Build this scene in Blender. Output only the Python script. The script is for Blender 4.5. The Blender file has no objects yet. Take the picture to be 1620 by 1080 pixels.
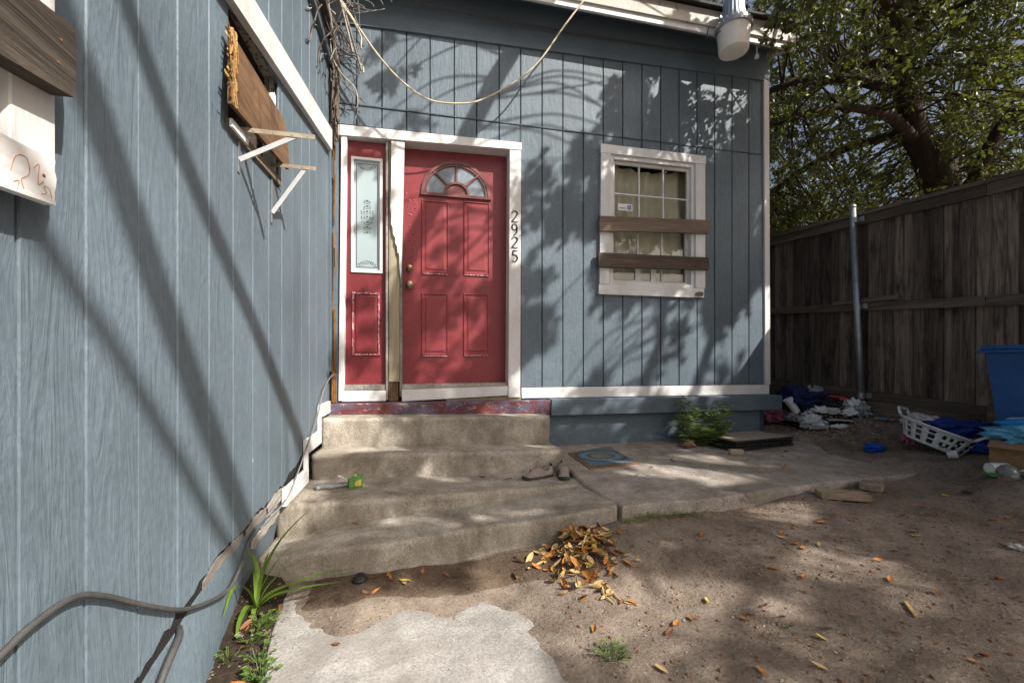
import bpy, bmesh, math, random
from mathutils import Vector, Matrix, noise
R = math.radians
rnd = random.Random(11)
scene = bpy.context.scene
col = scene.collection

# ------------------------------------------------------------------ camera, sky, sun, exposure
CAMZ = 1.08
cam_d = bpy.data.cameras.new('camera')
cam_d.sensor_width = 36.0
cam_d.lens = 681.0 / 1620.0 * 36.0
cam_d.shift_y = 36.0 / 1620.0
cam_d.clip_start = 0.02
cam_d.clip_end = 600
cam = bpy.data.objects.new('camera', cam_d)
cam.location = (0, 0, CAMZ)
cam.rotation_euler = (R(90), 0, R(-12.42))
col.objects.link(cam)
scene.camera = cam

SUN = Vector((0.33, -0.35, 0.40)).normalized()          # towards the sun
elev = math.asin(SUN.z)
world = bpy.data.worlds.new('World')
scene.world = world
world.use_nodes = True
wn = world.node_tree
bg = wn.nodes['Background']
sky = wn.nodes.new('ShaderNodeTexSky')
sky.sky_type = 'NISHITA'
sky.sun_disc = False
sky.sun_elevation = elev
sky.sun_rotation = math.atan2(SUN.x, SUN.y)
sky.dust_density = 7.0
sky.air_density = 0.8
sky.ozone_density = 0.8
wn.links.new(sky.outputs[0], bg.inputs[0])
bg.inputs[1].default_value = 0.088
sd = bpy.data.lights.new('sun', 'SUN')
sd.energy = 4.8
sd.angle = R(0.53)
sd.color = (1.0, 0.95, 0.87)
so = bpy.data.objects.new('sun', sd)
so.rotation_euler = SUN.to_track_quat('Z', 'Y').to_euler()
so.location = (6, -6, 9)
col.objects.link(so)
vs = scene.view_settings
vs.view_transform = 'Standard'
vs.look = 'None'
vs.gamma = 1.0
vs.use_curve_mapping = False
vs.exposure = 0.72
scene.cycles.max_bounces = 8
scene.cycles.transparent_max_bounces = 12

# ------------------------------------------------------------------ materials
M = {}
def _nodes(name):
    m = bpy.data.materials.new(name)
    m.use_nodes = True
    nt = m.node_tree
    return m, nt, nt.nodes['Principled BSDF']

def N(nt, typ, **kw):
    n = nt.nodes.new(typ)
    for k, v in kw.items():
        setattr(n, k, v)
    return n

def pos(nt, scale=(1, 1, 1), rot=(0, 0, 0)):
    g = N(nt, 'ShaderNodeNewGeometry')
    mp = N(nt, 'ShaderNodeMapping')
    mp.inputs['Scale'].default_value = scale
    mp.inputs['Rotation'].default_value = rot
    nt.links.new(g.outputs['Position'], mp.inputs['Vector'])
    return mp.outputs['Vector']

def noi(nt, vec, scale, detail=4, rough=0.6, dist=0.0):
    n = N(nt, 'ShaderNodeTexNoise')
    n.inputs['Scale'].default_value = scale
    n.inputs['Detail'].default_value = detail
    n.inputs['Roughness'].default_value = rough
    n.inputs['Distortion'].default_value = dist
    nt.links.new(vec, n.inputs['Vector'])
    return n.outputs['Fac']

def ramp(nt, fac, stops):
    r = N(nt, 'ShaderNodeValToRGB')
    els = r.color_ramp.elements
    while len(els) < len(stops):
        els.new(0.5)
    for e, (p, c) in zip(els, stops):
        e.position = p
        e.color = (c[0], c[1], c[2], 1) if not isinstance(c, (int, float)) else (c, c, c, 1)
    nt.links.new(fac, r.inputs['Fac'])
    return r.outputs['Color']

def mix(nt, fac, a, b, typ='MIX'):
    m = N(nt, 'ShaderNodeMix', data_type='RGBA', blend_type=typ)
    for sock, v in ((m.inputs[0], fac), (m.inputs[6], a), (m.inputs[7], b)):
        if isinstance(v, (int, float)):
            sock.default_value = v
        elif isinstance(v, tuple):
            sock.default_value = (v[0], v[1], v[2], 1)
        else:
            nt.links.new(v, sock)
    return m.outputs[2]

def mth(nt, op, a, b):
    m = N(nt, 'ShaderNodeMath', operation=op)
    for sock, v in ((m.inputs[0], a), (m.inputs[1], b)):
        if isinstance(v, (int, float)):
            sock.default_value = v
        else:
            nt.links.new(v, sock)
    return m.outputs[0]

def bump(nt, bsdf, h, strength=0.4, dist=0.01):
    b = N(nt, 'ShaderNodeBump')
    b.inputs['Strength'].default_value = strength
    b.inputs['Distance'].default_value = dist
    nt.links.new(h, b.inputs['Height'])
    nt.links.new(b.outputs['Normal'], bsdf.inputs['Normal'])

def objrand(nt):
    o = N(nt, 'ShaderNodeObjectInfo')
    return o.outputs['Random']

def sc(c, k):
    return (c[0] * k, c[1] * k, c[2] * k)

def paint(name, c, stretch=(30, 30, 2.2), chip=None, chip_at=0.72, rough=0.55, bmp=0.5, vary=0.18, dirt=None, bd=0.006, chipscale=1.0, gcol=0.3, gdist=1.2):
    """old paint over wood: grain relief, slight fading, chips down to what lies below"""
    m, nt, b = _nodes(name)
    v = pos(nt)
    vg = pos(nt, stretch)
    big = noi(nt, v, 1.7, 5)
    fine = noi(nt, v, 38, 3)
    grain = noi(nt, vg, 1.0, 5, 0.65, gdist)
    c1 = ramp(nt, big, [(0.3, sc(c, 1 - vary)), (0.7, sc(c, 1 + vary))])
    c2 = mix(nt, 0.30, c1, ramp(nt, fine, [(0.3, 0.35), (0.7, 0.75)]), 'SOFT_LIGHT')
    c2 = mix(nt, gcol, c2, ramp(nt, grain, [(0.3, 0.3), (0.7, 0.7)]), 'SOFT_LIGHT')
    rr = objrand(nt)
    hs = N(nt, 'ShaderNodeHueSaturation')
    nt.links.new(c2, hs.inputs['Color'])
    nt.links.new(mth(nt, 'MULTIPLY_ADD', rr, 0.14), hs.inputs['Value'])
    hs.inputs['Value'].links[0].from_node.inputs[2].default_value = 0.93
    out = hs.outputs['Color']
    if dirt:
        dn = noi(nt, pos(nt, (2.5, 2.5, 1.0)), 1.3, 6, 0.7)
        out = mix(nt, ramp(nt, dn, [(0.48, 0.0), (0.75, 0.55)]), out, dirt)
    if chip:
        vc = pos(nt, (9 * chipscale, 9 * chipscale, 3.2 * chipscale))
        cn = noi(nt, vc, 2.2, 8, 0.72)
        f = ramp(nt, cn, [(chip_at, 0.0), (chip_at + 0.012, 1.0)])
        out = mix(nt, f, out, chip)
    nt.links.new(out, b.inputs['Base Color'])
    b.inputs['Roughness'].default_value = rough
    b.inputs['Specular IOR Level'].default_value = 0.35
    h = mix(nt, 0.22, grain, fine)
    bump(nt, b, h, bmp, bd)
    M[name] = m
    return m

def wood(name, c1, c2, stretch=(26, 26, 1.6), rough=0.8, bmp=0.6, rand=0.5, bd=0.006, blot=None):
    m, nt, b = _nodes(name)
    rr = objrand(nt)
    v0 = pos(nt, stretch)
    ad = N(nt, 'ShaderNodeVectorMath', operation='ADD')
    nt.links.new(v0, ad.inputs[0])
    cx = N(nt, 'ShaderNodeCombineXYZ')
    nt.links.new(mth(nt, 'MULTIPLY', rr, 57.0), cx.inputs[0])
    nt.links.new(mth(nt, 'MULTIPLY', rr, 31.0), cx.inputs[2])
    nt.links.new(cx.outputs[0], ad.inputs[1])
    grain = noi(nt, ad.outputs[0], 1.0, 6, 0.7, 1.6)
    big = noi(nt, ad.outputs[0], 0.16, 4, 0.6)
    cc = ramp(nt, grain, [(0.28, c1), (0.5, tuple((a + d) / 2 for a, d in zip(c1, c2))), (0.72, c2)])
    cc = mix(nt, 0.75, cc, ramp(nt, big, [(0.3, 0.15), (0.7, 0.85)]), 'SOFT_LIGHT')
    if blot:
        bn = noi(nt, pos(nt, (5, 5, 1.3)), 1.6, 6, 0.7)
        cc = mix(nt, ramp(nt, bn, [(0.5, 0.0), (0.66, 0.8)]), cc, blot)
    hs = N(nt, 'ShaderNodeHueSaturation')
    nt.links.new(cc, hs.inputs['Color'])
    nt.links.new(mth(nt, 'MULTIPLY_ADD', rr, rand), hs.inputs['Value'])
    hs.inputs['Value'].links[0].from_node.inputs[2].default_value = 1 - rand / 2
    nt.links.new(hs.outputs['Color'], b.inputs['Base Color'])
    b.inputs['Roughness'].default_value = rough
    b.inputs['Specular IOR Level'].default_value = 0.2
    bump(nt, b, grain, bmp, bd)
    M[name] = m
    return m

def plain(name, c, rough=0.6, metal=0.0, vary=0.12, bmp=0.15, scale=20, spec=0.4, trans=0.0):
    m, nt, b = _nodes(name)
    n = noi(nt, pos(nt), scale, 5)
    n2 = noi(nt, pos(nt), scale * 0.17, 3)
    cc = ramp(nt, n, [(0.3, sc(c, 1 - vary)), (0.7, sc(c, 1 + vary))])
    cc = mix(nt, 0.3, cc, ramp(nt, n2, [(0.3, 0.3), (0.7, 0.7)]), 'SOFT_LIGHT')
    nt.links.new(cc, b.inputs['Base Color'])
    b.inputs['Roughness'].default_value = rough
    b.inputs['Metallic'].default_value = metal
    b.inputs['Specular IOR Level'].default_value = spec
    if trans:
        b.inputs['Transmission Weight'].default_value = trans
    if bmp:
        bump(nt, b, n, bmp, 0.004)
    M[name] = m
    return m

def foliage(name, c1, c2, trans=0.35, rough=0.45):
    m, nt, b = _nodes(name)
    n = noi(nt, pos(nt), 3.0, 3)
    n2 = noi(nt, pos(nt), 37.0, 2)
    cc = mix(nt, 0.5, ramp(nt, n, [(0.3, c1), (0.7, c2)]), ramp(nt, n2, [(0.3, c1), (0.7, c2)]))
    nt.links.new(cc, b.inputs['Base Color'])
    b.inputs['Roughness'].default_value = rough
    b.inputs['Specular IOR Level'].default_value = 0.5
    tr = N(nt, 'ShaderNodeBsdfTranslucent')
    nt.links.new(mix(nt, 0.5, cc, (0.30, 0.38, 0.03)), tr.inputs['Color'])
    mx = N(nt, 'ShaderNodeMixShader')
    mx.inputs[0].default_value = trans
    nt.links.new(b.outputs[0], mx.inputs[1])
    nt.links.new(tr.outputs[0], mx.inputs[2])
    nt.links.new(mx.outputs[0], nt.nodes['Material Output'].inputs['Surface'])
    M[name] = m
    return m

def glass(name, tint=(0.92, 0.95, 0.95), gloss=0.02, base=0.06):
    m, nt, b = _nodes(name)
    tr = N(nt, 'ShaderNodeBsdfTransparent')
    tr.inputs[0].default_value = (*tint, 1)
    gl = N(nt, 'ShaderNodeBsdfGlossy')
    gl.inputs['Roughness'].default_value = gloss
    fr = N(nt, 'ShaderNodeFresnel')
    fr.inputs[0].default_value = 1.5
    f = mth(nt, 'ADD', fr.outputs[0], base)
    mx = N(nt, 'ShaderNodeMixShader')
    nt.links.new(f, mx.inputs[0])
    nt.links.new(tr.outputs[0], mx.inputs[1])
    nt.links.new(gl.outputs[0], mx.inputs[2])
    nt.links.new(mx.outputs[0], nt.nodes['Material Output'].inputs['Surface'])
    M[name] = m
    return m

def concrete(name, c, stain, cracks=True, dust=None, dustlim=(0.5, 0.62)):
    m, nt, b = _nodes(name)
    v = pos(nt)
    big = noi(nt, v, 1.1, 7, 0.65)
    mid = noi(nt, v, 6, 6, 0.7)
    fine = noi(nt, v, 90, 4, 0.7)
    cc = ramp(nt, big, [(0.25, sc(c, 0.72)), (0.5, c), (0.75, sc(c, 1.15))])
    cc = mix(nt, 0.8, cc, ramp(nt, mid, [(0.25, 0.1), (0.75, 0.9)]), 'SOFT_LIGHT')
    cc = mix(nt, 0.8, cc, ramp(nt, fine, [(0.25, 0.1), (0.75, 0.9)]), 'SOFT_LIGHT')
    st = noi(nt, pos(nt, (1, 1, 0.5)), 2.3, 8, 0.75, 0.6)
    cc = mix(nt, ramp(nt, st, [(0.44, 0.0), (0.66, 0.85)]), cc, stain)
    if dust:
        dn = noi(nt, v, 1.9, 8, 0.7)
        cc = mix(nt, ramp(nt, dn, [(dustlim[0], 0.0), (dustlim[1], 0.9)]), cc, dust)
    # pits
    vo = N(nt, 'ShaderNodeTexVoronoi')
    vo.inputs['Scale'].default_value = 46
    nt.links.new(v, vo.inputs['Vector'])
    pit = ramp(nt, vo.outputs['Distance'], [(0.08, 0.0), (0.2, 1.0)])
    cc = mix(nt, mth(nt, 'MULTIPLY', ramp(nt, noi(nt, v, 5, 3), [(0.5, 0.0), (0.6, 1.0)]), mth(nt, 'SUBTRACT', 1.0, pit)), cc, sc(stain, 0.6))
    h = mix(nt, 0.5, mid, fine)
    h = mix(nt, 0.25, h, pit)
    if cracks:
        vc = N(nt, 'ShaderNodeTexVoronoi', feature='DISTANCE_TO_EDGE')
        vc.inputs['Scale'].default_value = 0.75
        va = N(nt, 'ShaderNodeVectorMath', operation='ADD')
        nt.links.new(v, va.inputs[0])
        nn = N(nt, 'ShaderNodeTexNoise')
        nn.inputs['Scale'].default_value = 3
        nn.inputs['Detail'].default_value = 6
        nt.links.new(v, nn.inputs['Vector'])
        nt.links.new(nn.outputs['Color'], va.inputs[1])
        nt.links.new(va.outputs[0], vc.inputs['Vector'])
        cr = ramp(nt, vc.outputs['Distance'], [(0.0, 1.0), (0.006, 0.0)])
        cc = mix(nt, mth(nt, 'MULTIPLY', cr, 0.6), cc, sc(stain, 0.35))
    nt.links.new(cc, b.inputs['Base Color'])
    b.inputs['Roughness'].default_value = 0.9
    b.inputs['Specular IOR Level'].default_value = 0.2
    bump(nt, b, h, 0.55, 0.012)
    M[name] = m
    return m

def dirt_mat(name, c1, c2, pebble=(0.42, 0.38, 0.33)):
    m, nt, b = _nodes(name)
    v = pos(nt)
    big = noi(nt, v, 0.9, 7, 0.65)
    mid = noi(nt, v, 7, 8, 0.72)
    fine = noi(nt, v, 70, 5, 0.75)
    cc = ramp(nt, big, [(0.3, c1), (0.68, c2)])
    cc = mix(nt, 0.75, cc, ramp(nt, mid, [(0.25, 0.08), (0.75, 0.92)]), 'SOFT_LIGHT')
    cc = mix(nt, 0.7, cc, ramp(nt, fine, [(0.25, 0.15), (0.75, 0.85)]), 'SOFT_LIGHT')
    vo = N(nt, 'ShaderNodeTexVoronoi')
    vo.inputs['Scale'].default_value = 85
    nt.links.new(v, vo.inputs['Vector'])
    sep = N(nt, 'ShaderNodeSeparateColor')
    nt.links.new(vo.outputs['Color'], sep.inputs[0])
    spec = mth(nt, 'MULTIPLY', mth(nt, 'GREATER_THAN', sep.outputs[0], 0.95), mth(nt, 'LESS_THAN', vo.outputs['Distance'], 0.27))
    cc = mix(nt, spec, cc, pebble)
    dk = mth(nt, 'MULTIPLY', mth(nt, 'GREATER_THAN', sep.outputs[1], 0.9), mth(nt, 'LESS_THAN', vo.outputs['Distance'], 0.3))
    cc = mix(nt, dk, cc, sc(c1, 0.3))
    nt.links.new(cc, b.inputs['Base Color'])
    b.inputs['Roughness'].default_value = 0.95
    b.inputs['Specular IOR Level'].default_value = 0.15
    h = mix(nt, 0.45, mid, fine)
    h = mix(nt, 0.2, h, spec)
    bump(nt, b, h, 1.0, 0.028)
    M[name] = m
    return m

BLUE = (0.112, 0.150, 0.182)
paint('siding', BLUE, stretch=(14, 14, 2.4), chip=(0.42, 0.40, 0.36), chip_at=0.70, bmp=0.65, bd=0.012, gcol=0.10, gdist=2.6)
paint('siding_back', sc(BLUE, 0.88), stretch=(16, 16, 2.6), chip=(0.38, 0.37, 0.35), chip_at=0.76, bmp=0.7, bd=0.009, gcol=0.12, gdist=2.2)
paint('groove', (0.055, 0.06, 0.065), chip=(0.34, 0.30, 0.245), chip_at=0.46, bmp=0.8, chipscale=2.2)
paint('groove_dark', (0.05, 0.07, 0.09), chip=(0.20, 0.20, 0.19), chip_at=0.62, bmp=0.3)
paint('blue_trim', sc(BLUE, 0.85), chip=(0.35, 0.34, 0.32), chip_at=0.75, stretch=(2.2, 30, 30))
paint('white_trim', (0.64, 0.635, 0.63), chip=(0.20, 0.15, 0.11), chip_at=0.70, dirt=(0.42, 0.37, 0.31), bmp=0.5, vary=0.06)
paint('white_trim_h', (0.64, 0.635, 0.63), stretch=(2.2, 2.2, 30), chip=(0.22, 0.17, 0.12), chip_at=0.70, dirt=(0.42, 0.37, 0.31), bmp=0.5, vary=0.06)
paint('fascia', (0.40, 0.37, 0.33), stretch=(2.0, 30, 30), chip=(0.22, 0.18, 0.14), chip_at=0.60, dirt=(0.3, 0.26, 0.21), bmp=0.6)
paint('red_door', (0.215, 0.035, 0.042), stretch=(3, 3, 2), chip=(0.55, 0.42, 0.42), chip_at=0.765, rough=0.42, bmp=0.18, vary=0.12)
paint('red_worn', (0.18, 0.026, 0.032), stretch=(10, 10, 2), chip=(0.62, 0.52, 0.52), chip_at=0.70, rough=0.42, bmp=0.25, vary=0.12)
paint('scuffed', (0.30, 0.05, 0.06), chip=(0.52, 0.44, 0.44), chip_at=0.52, rough=0.5, chipscale=4)
wood('raw_tan', (0.14, 0.115, 0.08), (0.25, 0.21, 0.145))
wood('rot', (0.10, 0.035, 0.012), (0.42, 0.20, 0.06), stretch=(40, 40, 5), bmp=1.0, bd=0.02)
wood('splinter', (0.42, 0.22, 0.06), (0.72, 0.48, 0.20), stretch=(60, 20, 60), bmp=1.0, bd=0.02)
wood('plywood', (0.06, 0.034, 0.018), (0.18, 0.105, 0.058), stretch=(30, 3.0, 16), bmp=0.6, blot=(0.035, 0.024, 0.017))
wood('plank_dark', (0.028, 0.022, 0.018), (0.10, 0.082, 0.066), stretch=(28, 1.4, 28), bmp=1.0, bd=0.01)
wood('plank_window', (0.085, 0.062, 0.048), (0.21, 0.16, 0.125), stretch=(1.6, 28, 28), bmp=0.7)
wood('fence_wood', (0.020, 0.0155, 0.0125), (0.27, 0.21, 0.165), stretch=(30, 30, 1.3), bmp=0.9, rand=0.9, blot=(0.018, 0.015, 0.013), bd=0.012)
wood('fence_rail', (0.06, 0.046, 0.036), (0.19, 0.15, 0.118), stretch=(28, 1.4, 28), bmp=0.8, rand=0.3)
wood('block_wood', (0.17, 0.125, 0.085), (0.38, 0.30, 0.22), stretch=(3, 20, 20), bmp=0.6)
wood('grey_strip', (0.15, 0.13, 0.115), (0.34, 0.31, 0.28), stretch=(20, 1.8, 20), bmp=0.7)
wood('bark', (0.022, 0.015, 0.010), (0.075, 0.054, 0.040), stretch=(14, 14, 4), bmp=1.0, rand=0.1, bd=0.03)
wood('dry_vine', (0.06, 0.045, 0.035), (0.20, 0.165, 0.14), stretch=(9, 9, 9), bmp=0.3)
concrete('step_concrete', (0.37, 0.335, 0.285), (0.135, 0.110, 0.082), cracks=False)
concrete('patio_concrete', (0.33, 0.295, 0.26), (0.20, 0.165, 0.13), cracks=True)
concrete('walk_concrete', (0.32, 0.306, 0.288), (0.215, 0.195, 0.172), cracks=False)
dirt_mat('dirt', (0.155, 0.122, 0.096), (0.315, 0.255, 0.205))
dirt_mat('damp_dirt', (0.085, 0.060, 0.042), (0.165, 0.120, 0.086), pebble=(0.25, 0.2, 0.16))
dirt_mat('soil', (0.030, 0.022, 0.016), (0.065, 0.048, 0.035), pebble=(0.2, 0.17, 0.13))
def threshold_mat():
    m, nt, b = _nodes('threshold_paint')
    v = pos(nt, (1, 2, 2.2))
    n1 = noi(nt, v, 3.2, 8, 0.75, .8)
    cc = ramp(nt, n1, [(.36, (0.075, 0.075, 0.12)), (.46, (0.085, 0.06, 0.10)), (.53, (0.10, 0.020, 0.020)), (.62, (0.14, 0.024, 0.018)), (.70, (0.07, 0.03, 0.035))])
    n2 = noi(nt, v, 14, 8, 0.75)
    cc = mix(nt, ramp(nt, n2, [(.56, 0.0), (.62, .8)]), cc, (0.33, 0.29, 0.27))
    n3 = noi(nt, v, 5, 8, 0.7)
    cc = mix(nt, ramp(nt, n3, [(.60, 0.0), (.66, .8)]), cc, (0.24, 0.20, 0.17))
    nt.links.new(cc, b.inputs['Base Color'])
    b.inputs['Roughness'].default_value = .7
    bump(nt, b, n2, .6, .006)
    M['threshold_paint'] = m
threshold_mat()
plain('metal_grey', (0.42, 0.44, 0.45), 0.42, 0.85)
plain('galvanised', (0.36, 0.38, 0.40), 0.42, 0.8, vary=0.2, scale=14)
plain('rust_metal', (0.42, 0.36, 0.28), 0.5, 0.6, vary=0.4, scale=9)
plain('brass', (0.42, 0.34, 0.20), 0.3, 0.9)
plain('lamp_lens', (0.80, 0.77, 0.70), 0.35, vary=0.05)
plain('lamp_grey', (0.42, 0.43, 0.44), 0.45)
plain('black_plastic', (0.018, 0.018, 0.019), 0.45)
plain('black_paint', (0.010, 0.010, 0.011), 0.5)
plain('cable_grey', (0.06, 0.059, 0.058), 0.6, scale=30, vary=0.3)
plain('cable_thin', (0.17, 0.165, 0.16), 0.6)
plain('wire_beige', (0.50, 0.43, 0.31), 0.6, vary=0.2)
plain('gap_shade_black', (0.012, 0.010, 0.009), 0.9)
plain('interior', (0.12, 0.11, 0.095), 0.9)
plain('etched', (0.03, 0.045, 0.05), 0.5)
plain('frosted', (0.33, 0.40, 0.42), 0.16, vary=0.06, scale=3, bmp=0.05, spec=0.6)
plain('fan_glass', (0.20, 0.24, 0.27), 0.25, vary=0.35, scale=9, bmp=0.2, spec=0.6)
plain('fan_frame', (0.16, 0.055, 0.05), 0.45, vary=0.25)
plain('curtain', (0.78, 0.73, 0.58), 0.85, vary=0.12, scale=6)
plain('paper', (0.75, 0.75, 0.74), 0.7, vary=0.05)
plain('paper_grey', (0.50, 0.50, 0.50), 0.7, vary=0.15)
plain('blue_ink', (0.18, 0.24, 0.48), 0.6)
plain('foam_cup', (0.74, 0.74, 0.73), 0.6, vary=0.04)
plain('white_plastic', (0.70, 0.71, 0.73), 0.4, vary=0.05)
plain('bin_blue', (0.012, 0.085, 0.27), 0.42, vary=0.12)
plain('cloth_blue', (0.010, 0.035, 0.20), 0.85, vary=0.2, bmp=0.4, scale=60)
plain('cloth_royal', (0.010, 0.085, 0.42), 0.85, vary=0.2, bmp=0.4, scale=60)
plain('cloth_navy', (0.010, 0.020, 0.075), 0.9, vary=0.2, bmp=0.4, scale=60)
plain('cloth_pale', (0.52, 0.48, 0.47), 0.9, vary=0.15, bmp=0.4, scale=50)
plain('cloth_pink', (0.30, 0.10, 0.13), 0.9, vary=0.5, bmp=0.4, scale=50)
plain('cloth_dark', (0.035, 0.028, 0.030), 0.9, vary=0.4, bmp=0.4, scale=40)
plain('cloth_green', (0.02, 0.23, 0.04), 0.8, vary=0.15)
plain('cloth_teal', (0.01, 0.09, 0.075), 0.8, vary=0.2)
plain('bag_blue', (0.11, 0.38, 0.58), 0.35, vary=0.08, bmp=0.1)
plain('wipes_blue', (0.02, 0.24, 0.58), 0.3, vary=0.15)
plain('bag_white', (0.58, 0.58, 0.58), 0.4, vary=0.1)
plain('bag_clear', (0.45, 0.47, 0.48), 0.25, vary=0.15, trans=0.35)
plain('bottle_clear', (0.62, 0.65, 0.66), 0.15, vary=0.08, trans=0.85, bmp=0.05)
plain('bottle_blue', (0.10, 0.25, 0.38), 0.2, trans=0.3)
plain('cardboard', (0.27, 0.16, 0.085), 0.85, vary=0.12)
plain('cardboard_grey', (0.30, 0.265, 0.22), 0.85, vary=0.2)
plain('tray_dark', (0.085, 0.068, 0.05), 0.7)
plain('red_plastic', (0.55, 0.045, 0.02), 0.4)
plain('orange_plastic', (0.42, 0.16, 0.05), 0.6)
plain('carton_green', (0.07, 0.20, 0.04), 0.5, vary=0.25, scale=40)
plain('carton_yellow', (0.45, 0.38, 0.06), 0.5)
plain('can_silver', (0.55, 0.55, 0.54), 0.35, 0.7)
plain('shoe_suede', (0.26, 0.215, 0.19), 0.9, vary=0.2, bmp=0.4, scale=90)
plain('shoe_sole', (0.045, 0.042, 0.042), 0.8)
plain('mat_rim', (0.22, 0.125, 0.06), 0.9)
plain('gold_wrap', (0.24, 0.15, 0.08), 0.6)
plain('shingle', (0.07, 0.065, 0.06), 0.95, vary=0.3)
plain('leaf_orange', (0.40, 0.155, 0.03), 0.6, vary=0.35, scale=40)
plain('leaf_tan', (0.44, 0.30, 0.13), 0.65, vary=0.3, scale=40)
plain('leaf_brown', (0.17, 0.075, 0.032), 0.7, vary=0.35, scale=40)
plain('leaf_yellow', (0.46, 0.34, 0.07), 0.6, vary=0.3, scale=40)
plain('twig', (0.16, 0.12, 0.085), 0.8)
plain('pebble', (0.27, 0.24, 0.21), 0.85, vary=0.2)
foliage('oak_leaf', (0.032, 0.042, 0.013), (0.115, 0.115, 0.032), trans=0.28)
foliage('oak_leaf_far', (0.055, 0.075, 0.014), (0.13, 0.135, 0.03))
foliage('weed_leaf', (0.10, 0.16, 0.045), (0.23, 0.30, 0.10))
foliage('lily_leaf', (0.055, 0.13, 0.012), (0.15, 0.24, 0.025), trans=0.25)
foliage('sprout_leaf', (0.06, 0.13, 0.02), (0.14, 0.22, 0.05))
glass('window_glass', gloss=0.015, base=0.05)

def mat_pattern():
    m, nt, b = _nodes('mat_pattern')
    tc = N(nt, 'ShaderNodeTexCoord')
    mp = N(nt, 'ShaderNodeMapping')
    mp.inputs['Scale'].default_value = (3.6, 4.6, 0)
    nt.links.new(tc.outputs['Object'], mp.inputs['Vector'])
    ln = N(nt, 'ShaderNodeVectorMath', operation='LENGTH')
    nt.links.new(mp.outputs[0], ln.inputs[0])
    nn = noi(nt, pos(nt), 30, 4)
    r = mth(nt, 'ADD', ln.outputs['Value'], mth(nt, 'MULTIPLY', nn, 0.12))
    cc = ramp(nt, r, [(0.36, (0.22, 0.17, 0.12)), (0.44, (0.05, 0.05, 0.05)), (0.55, (0.13, 0.24, 0.31)), (0.72, (0.09, 0.15, 0.20)), (0.8, (0.05, 0.055, 0.06)), (0.97, (0.10, 0.16, 0.19))])
    fl = noi(nt, pos(nt), 55, 3)
    cc = mix(nt, ramp(nt, fl, [(0.55, 0.0), (0.6, 0.7)]), cc, (0.04, 0.04, 0.045))
    nt.links.new(cc, b.inputs['Base Color'])
    b.inputs['Roughness'].default_value = 0.95
    bump(nt, b, fl, 0.8, 0.01)
    M['mat_pattern'] = m
mat_pattern()

# ------------------------------------------------------------------ mesh helpers
WO = {}
def tag(o, label=None, cat=None, group=None, kind=None):
    if label: o['label'] = label
    if cat: o['category'] = cat
    if group: o['group'] = group
    if kind: o['kind'] = kind
    return o

def empty(name, loc, label=None, cat=None, group=None):
    o = bpy.data.objects.new(name, None)
    o.empty_display_size = 0.1
    o.location = loc
    col.objects.link(o)
    WO[o.name] = Vector(loc)
    return tag(o, label, cat, group)

def put(name, vf, mat, parent=None, smooth=False, recalc=True, centre=True, base=False):
    vs_, fs = vf
    me = bpy.data.meshes.new(name)
    vs_ = [Vector(v) for v in vs_]
    if centre:
        lo = Vector((min(v.x for v in vs_), min(v.y for v in vs_), min(v.z for v in vs_)))
        hi = Vector((max(v.x for v in vs_), max(v.y for v in vs_), max(v.z for v in vs_)))
        c = (lo + hi) / 2
        if base: c.z = lo.z
    else:
        c = Vector((0, 0, 0))
    me.from_pydata([v - c for v in vs_], [], fs)
    if recalc:
        bm = bmesh.new()
        bm.from_mesh(me)
        bmesh.ops.recalc_face_normals(bm, faces=bm.faces)
        bm.to_mesh(me)
        bm.free()
    if smooth:
        me.polygons.foreach_set('use_smooth', [True] * len(me.polygons))
    me.materials.append(M[mat] if isinstance(mat, str) else mat)
    o = bpy.data.objects.new(name, me)
    col.objects.link(o)
    WO[o.name] = c
    if parent is not None:
        o.parent = parent
        o.location = c - WO[parent.name]
    else:
        o.location = c
    return o

def join(*vfs):
    V, F = [], []
    for v, f in vfs:
        n = len(V)
        V += [Vector(x) for x in v]
        F += [tuple(i + n for i in q) for q in f]
    return V, F

def xf(vf, m):
    return [m @ Vector(v) for v in vf[0]], vf[1]

def TR(loc, rz=0, rx=0, ry=0, s=1):
    return Matrix.Translation(loc) @ Matrix.Rotation(rz, 4, 'Z') @ Matrix.Rotation(ry, 4, 'Y') @ Matrix.Rotation(rx, 4, 'X') @ Matrix.Scale(s, 4)

def bx(x0, x1, y0, y1, z0, z1, b=0.0):
    """box, optionally with chamfered edges"""
    bm = bmesh.new()
    r = bmesh.ops.create_cube(bm, size=1)
    for v in bm.verts:
        v.co = Vector(((x0 + x1) / 2 + v.co.x * (x1 - x0), (y0 + y1) / 2 + v.co.y * (y1 - y0), (z0 + z1) / 2 + v.co.z * (z1 - z0)))
    if b:
        bmesh.ops.bevel(bm, geom=list(bm.edges), offset=b, segments=1, affect='EDGES')
    vf = ([v.co.copy() for v in bm.verts], [tuple(v.index for v in f.verts) for f in bm.faces])
    bm.free()
    return vf

def hexa(p):
    """eight corners: bottom 0-3, top 4-7"""
    return [Vector(v) for v in p], [(0, 1, 2, 3), (4, 5, 6, 7), (0, 1, 5, 4), (1, 2, 6, 5), (2, 3, 7, 6), (3, 0, 4, 7)]

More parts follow.
